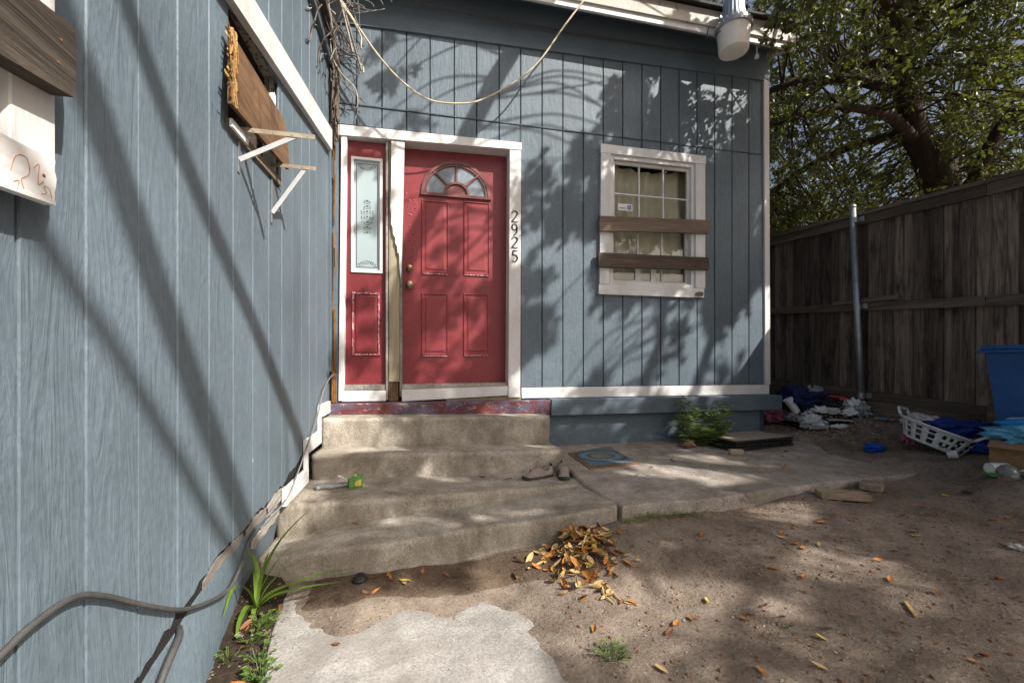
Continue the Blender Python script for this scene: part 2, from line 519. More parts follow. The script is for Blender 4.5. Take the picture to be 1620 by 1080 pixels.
def bar(a, b, w, h, up=(0, 0, 1), rag=0.0):
    """rectangular bar from a to b, width w, height h, roughened a little"""
    a, b = Vector(a), Vector(b)
    d = (b - a).normalized()
    s = d.cross(Vector(up)).normalized()
    u = s.cross(d).normalized()
    P = []
    for c in (a, b):
        for sx, sz in ((-1, -1), (1, -1), (1, 1), (-1, 1)):
            j = Vector((rnd.uniform(-rag, rag), rnd.uniform(-rag, rag), rnd.uniform(-rag, rag)))
            P.append(c + s * (w / 2 * sx) + u * (h / 2 * sz) + j)
    bm = bmesh.new()
    vv = [bm.verts.new(p) for p in P]
    for q in ((0, 1, 2, 3), (4, 5, 6, 7), (0, 1, 5, 4), (1, 2, 6, 5), (2, 3, 7, 6), (3, 0, 4, 7)):
        bm.faces.new([vv[i] for i in q])
    bmesh.ops.recalc_face_normals(bm, faces=bm.faces)
    bmesh.ops.bevel(bm, geom=list(bm.edges), offset=min(w, h) * 0.07, segments=1, affect='EDGES')
    bm.verts.index_update()
    vf = ([v.co.copy() for v in bm.verts], [tuple(v.index for v in f.verts) for f in bm.faces])
    bm.free()
    return vf

def smoothline(pts, n=6):
    pts = [Vector(p) for p in pts]
    out = []
    for i in range(len(pts) - 1):
        p0 = pts[max(i - 1, 0)]; p1 = pts[i]; p2 = pts[i + 1]; p3 = pts[min(i + 2, len(pts) - 1)]
        for k in range(n):
            t = k / n
            out.append(0.5 * ((2 * p1) + (p2 - p0) * t + (2 * p0 - 5 * p1 + 4 * p2 - p3) * t * t + (3 * p1 - p0 - 3 * p2 + p3) * t ** 3))
    out.append(pts[-1])
    return out

def tube(pts, r, seg=8, cap=True):
    pts = [Vector(p) for p in pts]
    n = len(pts)
    rr = r if isinstance(r, (list, tuple)) else [r] * n
    if len(rr) != n:
        rr = [rr[0] + (rr[-1] - rr[0]) * i / (n - 1) for i in range(n)]
    V, F = [], []
    ref = Vector((0.31, 0.17, 0.93))
    for i, p in enumerate(pts):
        d = (pts[min(i + 1, n - 1)] - pts[max(i - 1, 0)])
        if d.length < 1e-9: d = Vector((0, 0, 1))
        d.normalize()
        s = d.cross(ref)
        if s.length < 0.05: s = d.cross(Vector((1, 0, 0)))
        s.normalize()
        u = s.cross(d)
        for k in range(seg):
            a = 2 * math.pi * k / seg
            V.append(p + (s * math.cos(a) + u * math.sin(a)) * rr[i])
    for i in range(n - 1):
        for k in range(seg):
            k2 = (k + 1) % seg
            F.append((i * seg + k, i * seg + k2, (i + 1) * seg + k2, (i + 1) * seg + k))
    if cap:
        F.append(tuple(range(seg)))
        F.append(tuple(range((n - 1) * seg, n * seg)))
    return V, F

def lathe(prof, seg=24, cap=(True, True)):
    V, F = [], []
    for r, z in prof:
        for k in range(seg):
            a = 2 * math.pi * k / seg
            V.append(Vector((r * math.cos(a), r * math.sin(a), z)))
    n = len(prof)
    for i in range(n - 1):
        for k in range(seg):
            k2 = (k + 1) % seg
            F.append((i * seg + k, i * seg + k2, (i + 1) * seg + k2, (i + 1) * seg + k))
    if cap[0]: F.append(tuple(range(seg)))
    if cap[1]: F.append(tuple(range((n - 1) * seg, n * seg)))
    return V, F

def prism(poly, fn, d0, d1):
    """extrude a 2D outline; fn(u, v, depth) -> point"""
    n = len(poly)
    V = [Vector(fn(u, v, d0)) for u, v in poly] + [Vector(fn(u, v, d1)) for u, v in poly]
    F = [tuple(range(n)), tuple(range(n, 2 * n))]
    F += [(i, (i + 1) % n, n + (i + 1) % n, n + i) for i in range(n)]
    return V, F

def sheet(nx, ny, fn):
    V = [Vector(fn(i / nx, j / ny)) for j in range(ny + 1) for i in range(nx + 1)]
    F = [(j * (nx + 1) + i, j * (nx + 1) + i + 1, (j + 1) * (nx + 1) + i + 1, (j + 1) * (nx + 1) + i) for j in range(ny) for i in range(nx)]
    return V, F

def nz(x, y, z, s=1.0):
    return noise.noise(Vector((x * s, y * s, z * s)))

def blob(c, rx, ry, rz, rough=0.35, seed=0, sub=3, freq=3.0, floor=None):
    bm = bmesh.new()
    bmesh.ops.create_icosphere(bm, subdivisions=sub, radius=1)
    for v in bm.verts:
        k = 1 + rough * noise.fractal(v.co * freq * 0.5 + Vector((seed * 7.3, seed * 3.1, 0)), 0.7, 2.0, 4)
        v.co = Vector((c[0] + v.co.x * rx * k, c[1] + v.co.y * ry * k, c[2] + v.co.z * rz * k))
        if floor is not None and v.co.z < floor:
            v.co.z = floor + 0.1 * (v.co.z - floor)
    vf = ([v.co.copy() for v in bm.verts], [tuple(v.index for v in f.verts) for f in bm.faces])
    bm.free()
    return vf

# wall frames:  u along the wall, z up, d = distance out of the wall face
YB, XL = 3.85, -0.725
def back(u, z, d): return Vector((u, YB - d, z))
def left(u, z, d): return Vector((XL + d, u, z))

def siding_board(fn, u0, u1, z0, z1, t=0.0165, rag=0.0, ragtop=0.0, zb=None, cols=4):
    us = [u0, u0 + 0.002] + [u0 + (u1 - u0) * (i + 1) / (cols + 1) for i in range(cols)] + [u1 - 0.002, u1]
    V, F = [], []
    off = rnd.uniform(-0.0015, 0.0015)
    for i, u in enumerate(us):
        d = t + off if 0 < i < len(us) - 1 else t - 0.003
        b = (zb(u) if zb else z0) + rnd.uniform(-rag, rag)
        tp = z1 + rnd.uniform(-ragtop, ragtop)
        V += [fn(u, b, d), fn(u, tp, d), fn(u, b, 0), fn(u, tp, 0)]
    n = len(us)
    for i in range(n - 1):
        a, c = 4 * i, 4 * (i + 1)
        F += [(a, c, c + 1, a + 1), (a + 2, a + 3, c + 3, c + 2), (a, a + 2, c + 2, c), (a + 1, c + 1, c + 3, a + 3)]
    F += [(0, 1, 3, 2), (4 * n - 4, 4 * n - 2, 4 * n - 1, 4 * n - 3)]
    return V, F

# ------------------------------------------------------------------ ground
CTRL = [(4.6, 2.4, .47), (4.6, 3.55, .56), (4.6, 4.9, .64), (4.2, 3.9, .50), (3.95, 2.16, .43), (3.75, 1.95, .37), (3.58, 2.3, .27), (3.75, 3.0, .33), (3.85, 3.8, .38), (3.3, 2.25, .25), (3.9, 2.6, .36),
        (2.6, 2.28, .215), (1.8, 2.18, .18), (1.25, 2.2, .185), (2.95, 2.28, .235), (1.5, 3.0, .19), (2.5, 3.0, .19), (3.0, 2.6, .20), (1.2, 3.6, .19), (3.2, 3.5, .22), (2.0, 2.5, .18),
        (0.62, 2.2, .06), (0.92, 2.2, .15), (1.10, 2.2, .205), (0.2, 2.1, .035), (-0.3, 2.1, .03), (0.95, 1.6, .05), (1.3, 1.15, .055), (1.8, .95, .10), (2.9, 1.5, .22), (2.2, 1.5, .16), (4.6, 1.0, .38),
        (0.5, 1.0, -.012), (-0.3, 1.2, -.03), (0, 1.6, -.02), (0.3, 1.9, .0), (0, 0, -.03), (-.6, 2.0, .0), (-.6, 1.2, -.03), (1.5, -1, .0), (5, -2, .35), (-2, -3, -.05), (6, 3, .6), (7, 5, .7), (6, 8, .75), (2, 6, .3), (-.6, 3, .0), (.5, 3, .0), (1.0, 2.4, .12)]
def ground_z(x, y):
    sw = sz = 0.0
    for cx, cy, cz in CTRL:
        d2 = (x - cx) ** 2 + (y - cy) ** 2
        w = 1.0 / (d2 + 0.02) ** 2
        sw += w
        sz += w * cz
    return sz / sw

def gz(x, y):
    z = ground_z(x, y)
    z += 0.012 * nz(x, y, 3.1, 2.2) + 0.008 * nz(x, y, 9.4, 6.0) + 0.004 * nz(x, y, 1.7, 17.0)
    return z

def lines(lo, hi, dlo, dhi, step):
    far = [lo * 1.0]
    a = []
    v = dlo; s = step
    while v > lo:
        a.append(v); s *= 1.35; v -= s
    a.append(lo)
    a.reverse()
    v = dlo + step
    while v < dhi:
        a.append(v); v += step
    s = step; v = dhi
    while v < hi:
        a.append(v); s *= 1.35; v += s
    a.append(hi)
    return a
gx = lines(-250, 250, -0.9, 4.9, 0.035)
gy = lines(-250, 250, 0.9, 4.6, 0.035)
V = [(x, y, gz(x, y) if abs(x) < 12 and abs(y) < 14 else 0.3) for y in gy for x in gx]
nx = len(gx)
F = [(j * nx + i, j * nx + i + 1, (j + 1) * nx + i + 1, (j + 1) * nx + i) for j in range(len(gy) - 1) for i in range(nx - 1)]
tag(put('ground', (V, F), 'dirt', smooth=True, recalc=False, centre=False), kind='structure')

# patio slab along the house
def slab(poly, z, thick, seg, mat, name, jag=0.012, zt=None):
    """flat slab with a worn, uneven rim"""
    ring = []
    n = len(poly)
    for i in range(n):
        a, b = Vector(poly[i]), Vector(poly[(i + 1) % n])
        k = max(2, int((b - a).length / seg))
        for j in range(k):
            p = a.lerp(b, j / k)
            ring.append(p)
    c = sum(ring, Vector((0, 0))) / len(ring)
    out = []
    for p in ring:
        dr = (p - c).normalized()
        q = p + dr * (jag * 2.0 * nz(p.x, p.y, z, 5) + jag * nz(p.x, p.y, 4, 19))
        out.append((q, dr))
    V, F = [], []
    m = len(out)
    zz = zt or (lambda x, y: z)
    lay = [(0.05, 0.0), (0.016, -0.002), (0.004, -0.012 ), (0.0, -0.03), (-0.004, -thick)]
    for ins, dz in lay:
        for q, dr in out:
            p = q - dr * ins
            V.append((p.x, p.y, zz(p.x, p.y) + dz + (0.004 * nz(p.x, p.y, 2, 23) if dz else 0)))
    for l in range(len(lay) - 1):
        for k in range(m):
            k2 = (k + 1) % m
            F.append((l * m + k, l * m + k2, (l + 1) * m + k2, (l + 1) * m + k))
    F.append(tuple(range(m)))
    return tag(put(name, (V, F), mat), kind='structure')
PATIO = [(1.10, 3.86), (1.115, 3.2), (1.10, 2.72), (1.118, 2.52), (1.165, 2.30), (1.8, 2.31), (2.58, 2.40), (3.1, 2.42), (3.57, 2.42), (3.62, 2.9), (3.74, 3.60), (3.5, 3.86)]
def SLZ(x, y): return .262 + .045 * (y - 2.35) + .012 * max(0, x - 2.0)
slab(PATIO, 0.33, 0.16, 0.045, 'patio_concrete', 'patio_slab', zt=SLZ)
WALK = [(-.60, 2.17), (-.57, 1.9), (-.52, 1.6), (-.47, 1.2), (-.42, .6), (-.40, -2.5), (.62, -2.5), (.58, .8), (.57, 1.3), (.545, 1.42), (.53, 1.62), (.42, 1.84), (.28, 1.98), (.12, 2.03), (-.1, 2.05), (-.35, 2.03)]
slab(WALK, 0.012, 0.10, 0.04, 'walk_concrete', 'front_walk', jag=0.005)

# planting strip of dark soil along the left wall
def soilz(x, y):
    near = min(1.0, max(0.0, (y - 1.55) / 0.6))
    wallside = min(1.0, max(0.0, (-0.52 - x) / 0.22))
    return 0.018 + 0.07 * near * wallside + 0.012 * nz(x, y, 0, 9) + 0.008 * nz(x, y, 5, 24)
def soilpt(s, t):
    y = 0.4 + t * 1.86
    xr = -0.44 - 0.16 * min(1, max(0, (y - 1.2) / 1.0)) + 0.02 * nz(0, y, 1, 7)
    x = -0.90 + s * (xr + 0.90)
    z = soilz(x, y)
    if s > 0.93: z -= 0.03
    return (x, y, z)
tag(put('soil_bed', sheet(16, 70, soilpt), 'soil', smooth=True), kind='structure')

def damp(s, t):
    x = -.56 + s * 1.62
    far = 2.27 if x < .7 else 2.27 + (x - .7) * .1
    near = 1.985 + .05 * nz(x, 0, 3, 3) + .02 * nz(x, 0, 3, 11) - (.22 * max(0, x - .35) if x < .85 else .11 - .9 * (x - .85))
    y = near + (far - near) * t
    e = min(1, t * 9) * min(1, s * 14, (1 - s) * 9)
    return (x, y, max(gz(x, y) + .0045, .017 if x < .5 and y < 2.08 else -1) - .012 * (1 - e))
tag(put('damp_soil', sheet(90, 24, damp), 'damp_dirt', smooth=True), kind='structure')

# ------------------------------------------------------------------ house
house = empty('house', (-0.72, 3.9, 0.2), 'blue wood-sided house with red front door, white trim and concrete steps', 'house')

# ---- wall with the front door
wall_b = put('wall', join(
    bx(-0.80, 3.56, YB + .004, YB + .05, 3.094, 4.55),
    bx(-0.80, -0.622, YB + .004, YB + .05, 0.30, 3.094),
    bx(0.93, 1.72, YB + .004, YB + .05, 0.30, 3.094),
    bx(2.82, 3.56, YB + .004, YB + .05, 0.30, 3.094),
    bx(1.72, 2.82, YB + .004, YB + .05, 0.30, 1.76),
    bx(3.50, 3.56, YB + .05, 7.2, 0.30, 4.55),
    bx(-0.80, 3.56, 7.2, 7.25, 0.30, 4.55)), 'groove_dark', house)
TB = 0.017
def bfn(u, z, d): return Vector((u, YB - d, z))
gro = [-0.72, -0.50, -0.295, -0.09, 0.11, 0.32, 0.52, 0.725, 0.926] + [0.926 + 0.203 * i for i in range(1, 13)] + [3.54]
for i in range(len(gro) - 1):
    a, b = gro[i] + .0045, gro[i + 1] - .0045
    put('siding_board', siding_board(bfn, a, b, 3.275 + rnd.uniform(-.002, .002), 4.18), 'siding_back', wall_b)
    if b < 0.93:
        put('siding_board', siding_board(bfn, a, b, 3.098, 3.262), 'siding_back', wall_b)
    else:
        spans = [(0.872, 3.264)]
        if b > 1.705 and a < 2.835:
            spans = [(0.872, 1.80), (3.12, 3.264)]
        for z0, z1 in spans:
            cuts = [(a, b)]
            put('siding_board', siding_board(bfn, a, b, z0, z1), 'siding_back', wall_b)
            if len(spans) == 2 and z0 > 1:
                if a < 1.705 - .02: put('siding_board', siding_board(bfn, a, 1.75, 1.80, 3.12), 'siding_back', wall_b)
                if b > 2.835 + .02: put('siding_board', siding_board(bfn, 2.79, b, 1.80, 3.12), 'siding_back', wall_b)
# metal drip line at the panel seam
put('siding_board', siding_board(bfn, -.722, -.642, .70, 3.09), 'siding_back', wall_b)
put('seam_flashing', bx(-0.72, 3.50, YB - .024, YB - .004, 3.264, 3.273), 'groove_dark', house)
put('seam_flashing', bx(0.921, 0.929, YB - .024, YB - .004, 3.03, 3.262), 'groove_dark', house)
put('frieze_board', hexa([(-.72, YB - .002, 3.93), (3.60, YB - .002, 4.04), (3.60, YB - .034, 4.04), (-.72, YB - .034, 3.93), (-.72, YB - .002, 4.40), (3.60, YB - .002, 4.43), (3.60, YB - .034, 4.43), (-.72, YB - .034, 4.40)]), 'blue_trim', house)
put('corner_board', hexa([(3.545, YB - .036, .868), (3.605, YB - .036, .868), (3.605, YB + .06, .868), (3.545, YB - .0005, .868), (3.53, YB - .036, 4.035), (3.59, YB - .036, 4.035), (3.59, YB + .06, 4.035), (3.53, YB - .0005, 4.035)]), 'white_trim', house)
put('baseboard', bx(0.932, 3.60, YB - .030, YB + .003, 0.768, 0.866, .003), 'white_trim_h', house)
put('ledge', bx(1.18, 3.655, 3.71, 3.90, 0.615, 0.764, .006), 'blue_trim', house)
put('ledge', bx(-0.715, 1.176, 3.715, 3.90, 0.625, 0.757, .010), 'threshold_paint', house)
fnd = put('foundation', bx(1.05, 3.46, 3.80, 3.95, 0.12, 0.62), 'blue_trim', house)

# ---- roof edge over that wall
put('soffit', hexa([(-.72, 3.62, 4.24), (3.64, 3.62, 4.22), (3.64, 3.88, 4.40), (-.72, 3.88, 4.42), (-.72, 3.62, 4.26), (3.64, 3.62, 4.24), (3.64, 3.88, 4.42), (-.72, 3.88, 4.44)]), 'blue_trim', house)
put('fascia_board', hexa([(-.72, 3.575, 4.22), (3.66, 3.575, 4.20), (3.66, 3.60, 4.20), (-.72, 3.60, 4.22), (-.72, 3.575, 4.31), (3.66, 3.575, 4.30), (3.66, 3.60, 4.30), (-.72, 3.60, 4.31)]), 'white_trim_h', house)
put('fascia_board', hexa([(-.72, 3.555, 4.27), (3.66, 3.555, 4.26), (3.66, 3.574, 4.26), (-.72, 3.574, 4.27), (-.72, 3.555, 4.42), (3.66, 3.555, 4.41), (3.66, 3.574, 4.41), (-.72, 3.574, 4.42)]), 'fascia', house)
put('roof', hexa([(-5, 3.50, 4.425), (3.70, 3.50, 4.415), (3.70, 7.4, 6.0), (-5, 7.4, 6.0), (-5, 3.50, 4.445), (3.70, 3.50, 4.435), (3.70, 7.4, 6.03), (-5, 7.4, 6.03)]), 'shingle', house)
put('soffit', hexa([(3.60, 3.60, 4.21), (3.67, 3.60, 4.21), (3.67, 7.2, 5.8), (3.60, 7.2, 5.8), (3.60, 3.60, 4.40), (3.67, 3.60, 4.40), (3.67, 7.2, 5.98), (3.60, 7.2, 5.98)]), 'fascia', house)

# ---- room behind the glass
put('interior', join(bx(-.7, 3.5, 6.0, 6.02, .6, 4.4), bx(-.7, 3.5, 3.97, 6.0, .6, .62), bx(-.7, 3.5, 3.97, 6.0, 4.38, 4.4), bx(0.95, .97, 3.98, 6, .62, 4.38), bx(3.46, 3.49, 3.92, 6, .62, 4.38)), 'interior', house)

# ---- door frame
hd = empty('door_surround', (0.1, YB, 0.76)); hd.parent = house; hd.location -= WO[house.name]
put('header', hexa([(-.705, YB - .045, 2.985), (.928, YB - .045, 3.028), (.928, YB + .12, 3.028), (-.705, YB + .12, 2.985), (-.705, YB - .045, 3.072), (.928, YB - .045, 3.094), (.928, YB + .12, 3.094), (-.705, YB + .12, 3.072)]), 'white_trim_h', hd)
put('casing', hexa([(-.640, YB - .035, .775), (-.600, YB - .035, .775), (-.600, YB + .08, .775), (-.640, YB + .08, .775), (-.618, YB - .035, 2.984), (-.574, YB - .035, 2.984), (-.574, YB + .08, 2.984), (-.618, YB + .08, 2.984)]), 'white_trim', hd)
put('casing', hexa([(.806, YB - .040, .782), (.916, YB - .040, .782), (.916, YB + .12, .782), (.806, YB + .12, .782), (.820, YB - .040, 3.022), (.924, YB - .040, 3.022), (.924, YB + .12, 3.022), (.820, YB + .12, 3.022)]), 'white_trim', hd)
put('jamb', bx(-.262, -.243, YB - .022, YB + .12, .775, 2.976), 'grey_strip', hd)
# post between sidelight and door: torn white facing over raw timber
put('mullion_post', bx(-.236, -.150, YB - .012, YB + .13, .93, 2.984), 'raw_tan', hd)
put('mullion_post', bx(-.236, -.160, YB - .004, YB + .13, .765, .925), 'plywood', hd)
tear = [(-.216, 2.986), (-.106, 2.986), (-.118, 2.40), (-.132, 1.86), (-.140, 1.82), (-.146, 1.87), (-.152, 1.95), (-.149, 2.00), (-.158, 2.04), (-.164, 2.03), (-.170, 2.09), (-.186, 2.12), (-.184, 2.16), (-.202, 2.19), (-.206, 2.25), (-.219, 2.28), (-.215, 2.34), (-.224, 2.42), (-.218, 2.6)]
put('mullion_facing', prism(tear, lambda u, z, d: (u, YB - d, z), 0.016, 0.036), 'white_trim', hd)
put('jamb', bx(-.148, -.126, YB + .0, YB + .13, .80, 2.984), 'grey_strip', hd)
put('side_sill', bx(-.622, -.262, YB - .030, YB + .08, .766, .855, .003), 'white_trim_h', hd)
put('side_sill', bx(-.615, -.265, YB - .012, YB + .08, .858, .908, .003), 'grey_strip', hd)
put('door_sill', hexa([(-.128, YB - .030, .762), (.803, YB - .030, .798), (.803, YB + .15, .798), (-.128, YB + .15, .762), (-.128, YB - .030, .862), (.803, YB - .030, .882), (.803, YB + .15, .882), (-.128, YB + .15, .862)]), 'white_trim_h', hd)
put('threshold', hexa([(-.126, YB - .006, .865), (.804, YB - .006, .885), (.804, YB + .15, .885), (-.126, YB + .15, .865), (-.126, YB - .006, .905), (.804, YB - .006, .912), (.804, YB + .15, .912), (-.126, YB + .15, .905)]), 'grey_strip', hd)
put('sill_shim', hexa([(.25, YB - .022, .757), (.93, YB - .022, .757), (.93, YB + .05, .757), (.25, YB + .05, .757), (.25, YB - .022, .770), (.93, YB - .022, .792), (.93, YB + .05, .792), (.25, YB + .05, .770)]), 'raw_tan', hd)

# ---- door leaf
YD = 3.945
door = put('door', bx(-.124, .826, YD + .004, YD + .045, .908, 3.02), 'red_door', house)
def door_panel(x0, x1, z0, z1):
    # sunk moulding and raised field
    def ring(i, d): return [(x0 + i, YD + .004 - d, z0 + i), (x1 - i, YD + .004 - d, z0 + i), (x1 - i, YD + .004 - d, z1 - i), (x0 + i, YD + .004 - d, z1 - i)]
    V = ring(0, .0005) + ring(.004, .009) + ring(.010, .010) + ring(.020, .002) + ring(.034, .002) + ring(.046, .008)
    F = []
    for l in range(5):
        for k in range(4):
            F.append((l * 4 + k, l * 4 + (k + 1) % 4, l * 4 + 4 + (k + 1) % 4, l * 4 + 4 + k))
    F.append((20, 21, 22, 23))
    p = put('door_panel', (V, F), 'red_door', door)
for a in ((.035, .285, 1.895, 2.555), (.415, .660, 1.900, 2.575), (.035, .278, 1.155, 1.722), (.412, .650, 1.160, 1.730)):
    door_panel(*a)
# worn lower ledges of the mouldings
for x0, x1, z in ((.04, .275, 1.893), (.42, .65, 1.898), (.04, .268, 1.154), (.42, .64, 1.160)):
    put('worn_edge', bx(x0, x1, YD - .0085, YD - .004, z - .004, z + .004), 'scuffed', door)
# fanlight
fc = Vector((.350, YD, 2.622)); fw, fh = .300, .290
def arc(k, w, h, n=20, a0=0, a1=math.pi):
    return [(fc.x + w * k * math.cos(a0 + (a1 - a0) * i / n), fc.z + h * k * math.sin(a0 + (a1 - a0) * i / n)) for i in range(n + 1)]
def fpr(poly, d0, d1): return prism(poly, lambda u, z, d: (u, YD + .004 - d, z), d0, d1)
def fanring(k0, k1, n=20, lift=0.0):
    V, F = [], []
    o, i = arc(k0, fw, fh, n), arc(k1, fw, fh, n)
    for (a, b), (c, e) in zip(o, i):
        V += [(a, YD + .0035, b), (a, YD - .014, b), (c, YD - .014, e), (c, YD + .0035, e)]
    for j in range(n):
        q = 4 * j
        for s in range(4):
            F.append((q + s, q + (s + 1) % 4, q + 4 + (s + 1) % 4, q + 4 + s))
    F += [(0, 1, 2, 3), (4 * n, 4 * n + 1, 4 * n + 2, 4 * n + 3)]
    return V, F
put('fanlight_frame', fanring(1.05, 0.955), 'fan_frame', door)
put('fanlight_frame', fanring(0.93, 0.885), 'fan_frame', door)
put('fanlight_frame', fanring(0.40, 0.33), 'fan_frame', door)
put('fanlight_sill', bx(fc.x - fw * 1.06, fc.x + fw * 1.06, YD - .018, YD + .0036, fc.z - .026, fc.z), 'fan_frame', door)
angs = [0, 45, 90, 135, 180]
for k in range(4):
    a0, a1 = R(angs[k] + (3 if k else 1)), R(angs[k + 1] - (3 if k < 3 else 1))
    put('pane', fpr(arc(.955, fw, fh, 8, a0, a1) + arc(.36, fw, fh, 8, a1, a0), -.001, .003), 'fan_glass', door)
put('pane', fpr(arc(.34, fw, fh, 10), -.001, .003), 'fan_frame', door)
for k in (45, 90, 135):
    c0, s0 = math.cos(R(k)), math.sin(R(k))
    put('fanlight_bar', bar((fc.x + .39 * fw * c0, YD - .006, fc.z + .39 * fh * s0), (fc.x + .95 * fw * c0, YD - .006, fc.z + .95 * fh * s0), .018, .018, up=(0, 1, 0)), 'fan_frame', door)
def knob(z, r):
    prof = [(r * 1.0, 0), (r * 1.0, .004), (r * .8, .008), (r * .38, .010), (r * .38, .022), (r * .70, .028), (r * .86, .038), (r * .80, .050), (r * .45, .056), (0.001, .057)]
    return xf(lathe(prof, 20), Matrix.Translation((-.066, YD + .004, z)) @ Matrix.Rotation(R(90), 4, 'X'))
put('deadbolt', knob(1.938, .030), 'brass', door, smooth=True)
put('door_knob', knob(1.790, .037), 'brass', door, smooth=True)
for k in range(26):   # dents and blisters by the lock side
    x, z = -.10 + abs(rnd.gauss(0, .06)), rnd.uniform(2.0, 2.6)
    put('paint_blister', xf(lathe([(rnd.uniform(.005, .014), 0), (.006, .002), (.001, .004)], 7, (False, True)), Matrix.Translation((x, YD + .0037, z)) @ Matrix.Rotation(R(90), 4, 'X')), 'red_door', door, smooth=True)

# ---- sidelight
YS = YB + .02
side = put('sidelight', join(bx(-.604, -.545, YS, YS + .04, .91, 2.978), bx(-.295, -.264, YS, YS + .04, .91, 2.978), bx(-.545, -.295, YS, YS + .04, .91, 1.865), bx(-.545, -.295, YS, YS + .04, 2.842, 2.978)), 'red_worn', house)
def frame_ring(x0, x1, z0, z1, w, yf, yb):
    return join(bx(x0, x0 + w, yf, yb, z0, z1), bx(x1 - w, x1, yf, yb, z0, z1), bx(x0 + w, x1 - w, yf, yb, z0, z0 + w), bx(x0 + w, x1 - w, yf, yb, z1 - w, z1))
put('glass_bead', frame_ring(-.548, -.292, 1.862, 2.845, .022, YS - .012, YS + .03), 'white_trim', side)
put('pane', bx(-.526, -.314, YS + .008, YS + .012, 1.884, 2.823), 'frosted', side)
put('pane_border', frame_ring(-.508, -.332, 1.91, 2.797, .004, YS + .0055, YS + .0075), 'etched', side)
# scroll ornament etched on the glass
def flat_disc(x, z, r):
    n = 7
    return [(x + r * math.cos(2 * math.pi * k / n), YS + .0062, z + r * math.sin(2 * math.pi * k / n)) for k in range(n)], [tuple(range(n))]
def scroll(x, z, s, a, turns=0.8, n=9):
    pts = []
    for k in range(n + 1):
        t = k / n
        rr = s * (1 - .8 * t)
        pts.append((x + rr * math.cos(a + t * turns * 6.28), z + rr * math.sin(a + t * turns * 6.28)))
    V, F = [], []
    for k, (u, w) in enumerate(pts):
        wd = .0013 * (1 - .5 * k / n)
        V += [(u - wd, YS + .0063, w - wd), (u + wd, YS + .0063, w + wd)]
    F = [(2 * k, 2 * k + 1, 2 * k + 3, 2 * k + 2) for k in range(n)]
    return V, F
orn = []
mx_ = -.42
for dz, wmax in ((0, .062),):
    for k in range(13):
        t = (k - 6) / 6
        z = 2.345 + t * .135
        w = wmax * (1 - abs(t) ** 1.3) + .006
        orn.append(flat_disc(mx_, z, .005 if k % 2 else .008))
        for sgn in (-1, 1):
            for j in range(max(1, int(w / .026))):
                xx = mx_ + sgn * (j + .8) * .023
                orn.append(scroll(xx, z, .011, R(90 - 90 * sgn + 40 * k)))
                orn.append(flat_disc(xx + sgn * .006, z + .007 * (1 if k % 2 else -1), .004))
for zc, sg in ((2.755, 1), (1.955, -1)):
    for k in range(9):
        t = (k - 4) / 4
        x = mx_ + t * .07
        z = zc + sg * .028 * abs(t) ** 1.5
        orn.append(scroll(x, z, .012, R(60 * k)))
        orn.append(flat_disc(x, z - sg * .012, .0045))
        orn.append(flat_disc(x + .007, z + sg * .012, .0035))
for lo_, hi_ in ((1.8, 2.1), (2.1, 2.6), (2.6, 2.9)):
    part_ = [q for q in orn if lo_ < q[0][0][2] < hi_]
    tag(put('etched_scroll', join(*part_), 'etched', side, recalc=False), kind='stuff')
# lower raised panel of the sidelight
def side_panel(x0, x1, z0, z1):
    def ring(i, d): return [(x0 + i, YS - d, z0 + i), (x1 - i, YS - d, z0 + i), (x1 - i, YS - d, z1 - i), (x0 + i, YS - d, z1 - i)]
    V = ring(0, .0005) + ring(.005, .010) + ring(.013, .010) + ring(.024, .002) + ring(.04, .008)
    F = [(l * 4 + k, l * 4 + (k + 1) % 4, l * 4 + 4 + (k + 1) % 4, l * 4 + 4 + k) for l in range(4) for k in range(4)] + [(16, 17, 18, 19)]
    put('door_panel', (V, F), 'red_worn', side)
    put('worn_moulding', frame_ring(x0 + .006, x1 - .006, z0 + .006, z1 - .006, .014, YS - .0125, YS - .0095), 'scuffed', side)
side_panel(-.545, -.310, 1.15, 1.70)

# ---- house number, painted strokes
G2 = [(.04, .78), (.10, .93), (.28, 1.0), (.46, .93), (.52, .76), (.42, .55), (.20, .28), (.03, .04), (.20, .07), (.40, .02), (.56, .09)]
G9 = [(.50, .74), (.42, .94), (.26, 1.0), (.10, .92), (.05, .72), (.12, .54), (.28, .48), (.44, .58), (.50, .76), (.50, .55), (.44, .28), (.32, .08), (.18, .0)]
G5 = [(.54, .98), (.34, .95), (.17, .99), (.12, .58), (.28, .62), (.46, .52), (.52, .32), (.44, .10), (.26, .0), (.06, .06)]
def digit(g, x, z, h):
    pts = smoothline([(a * h, 0, b * h) for a, b in g], 5)
    V, F = [], []
    n = len(pts)
    for k, p in enumerate(pts):
        d = (pts[min(k + 1, n - 1)] - pts[max(k - 1, 0)]).normalized()
        nrm = Vector((-d.z, 0, d.x))
        w = h * (.035 + .035 * abs(d.z)) * (.75 + .25 * math.sin(math.pi * k / (n - 1)))
        for s in (-1, 1):
            q = p + nrm * w * s
            V += [(x + q.x, YB - .0405, z + q.z), (x + q.x, YB - .0445, z + q.z)]
    for k in range(n - 1):
        a = 4 * k
        F += [(a, a + 2, a + 6, a + 4), (a + 1, a + 5, a + 7, a + 3), (a, a + 4, a + 5, a + 1), (a + 2, a + 3, a + 7, a + 6)]
    return V, F
for g, z in ((G2, 2.365), (G9, 2.247), (G2, 2.130), (G5, 2.008)):
    put('house_number', digit(g, .834, z, .103), 'black_paint', house)

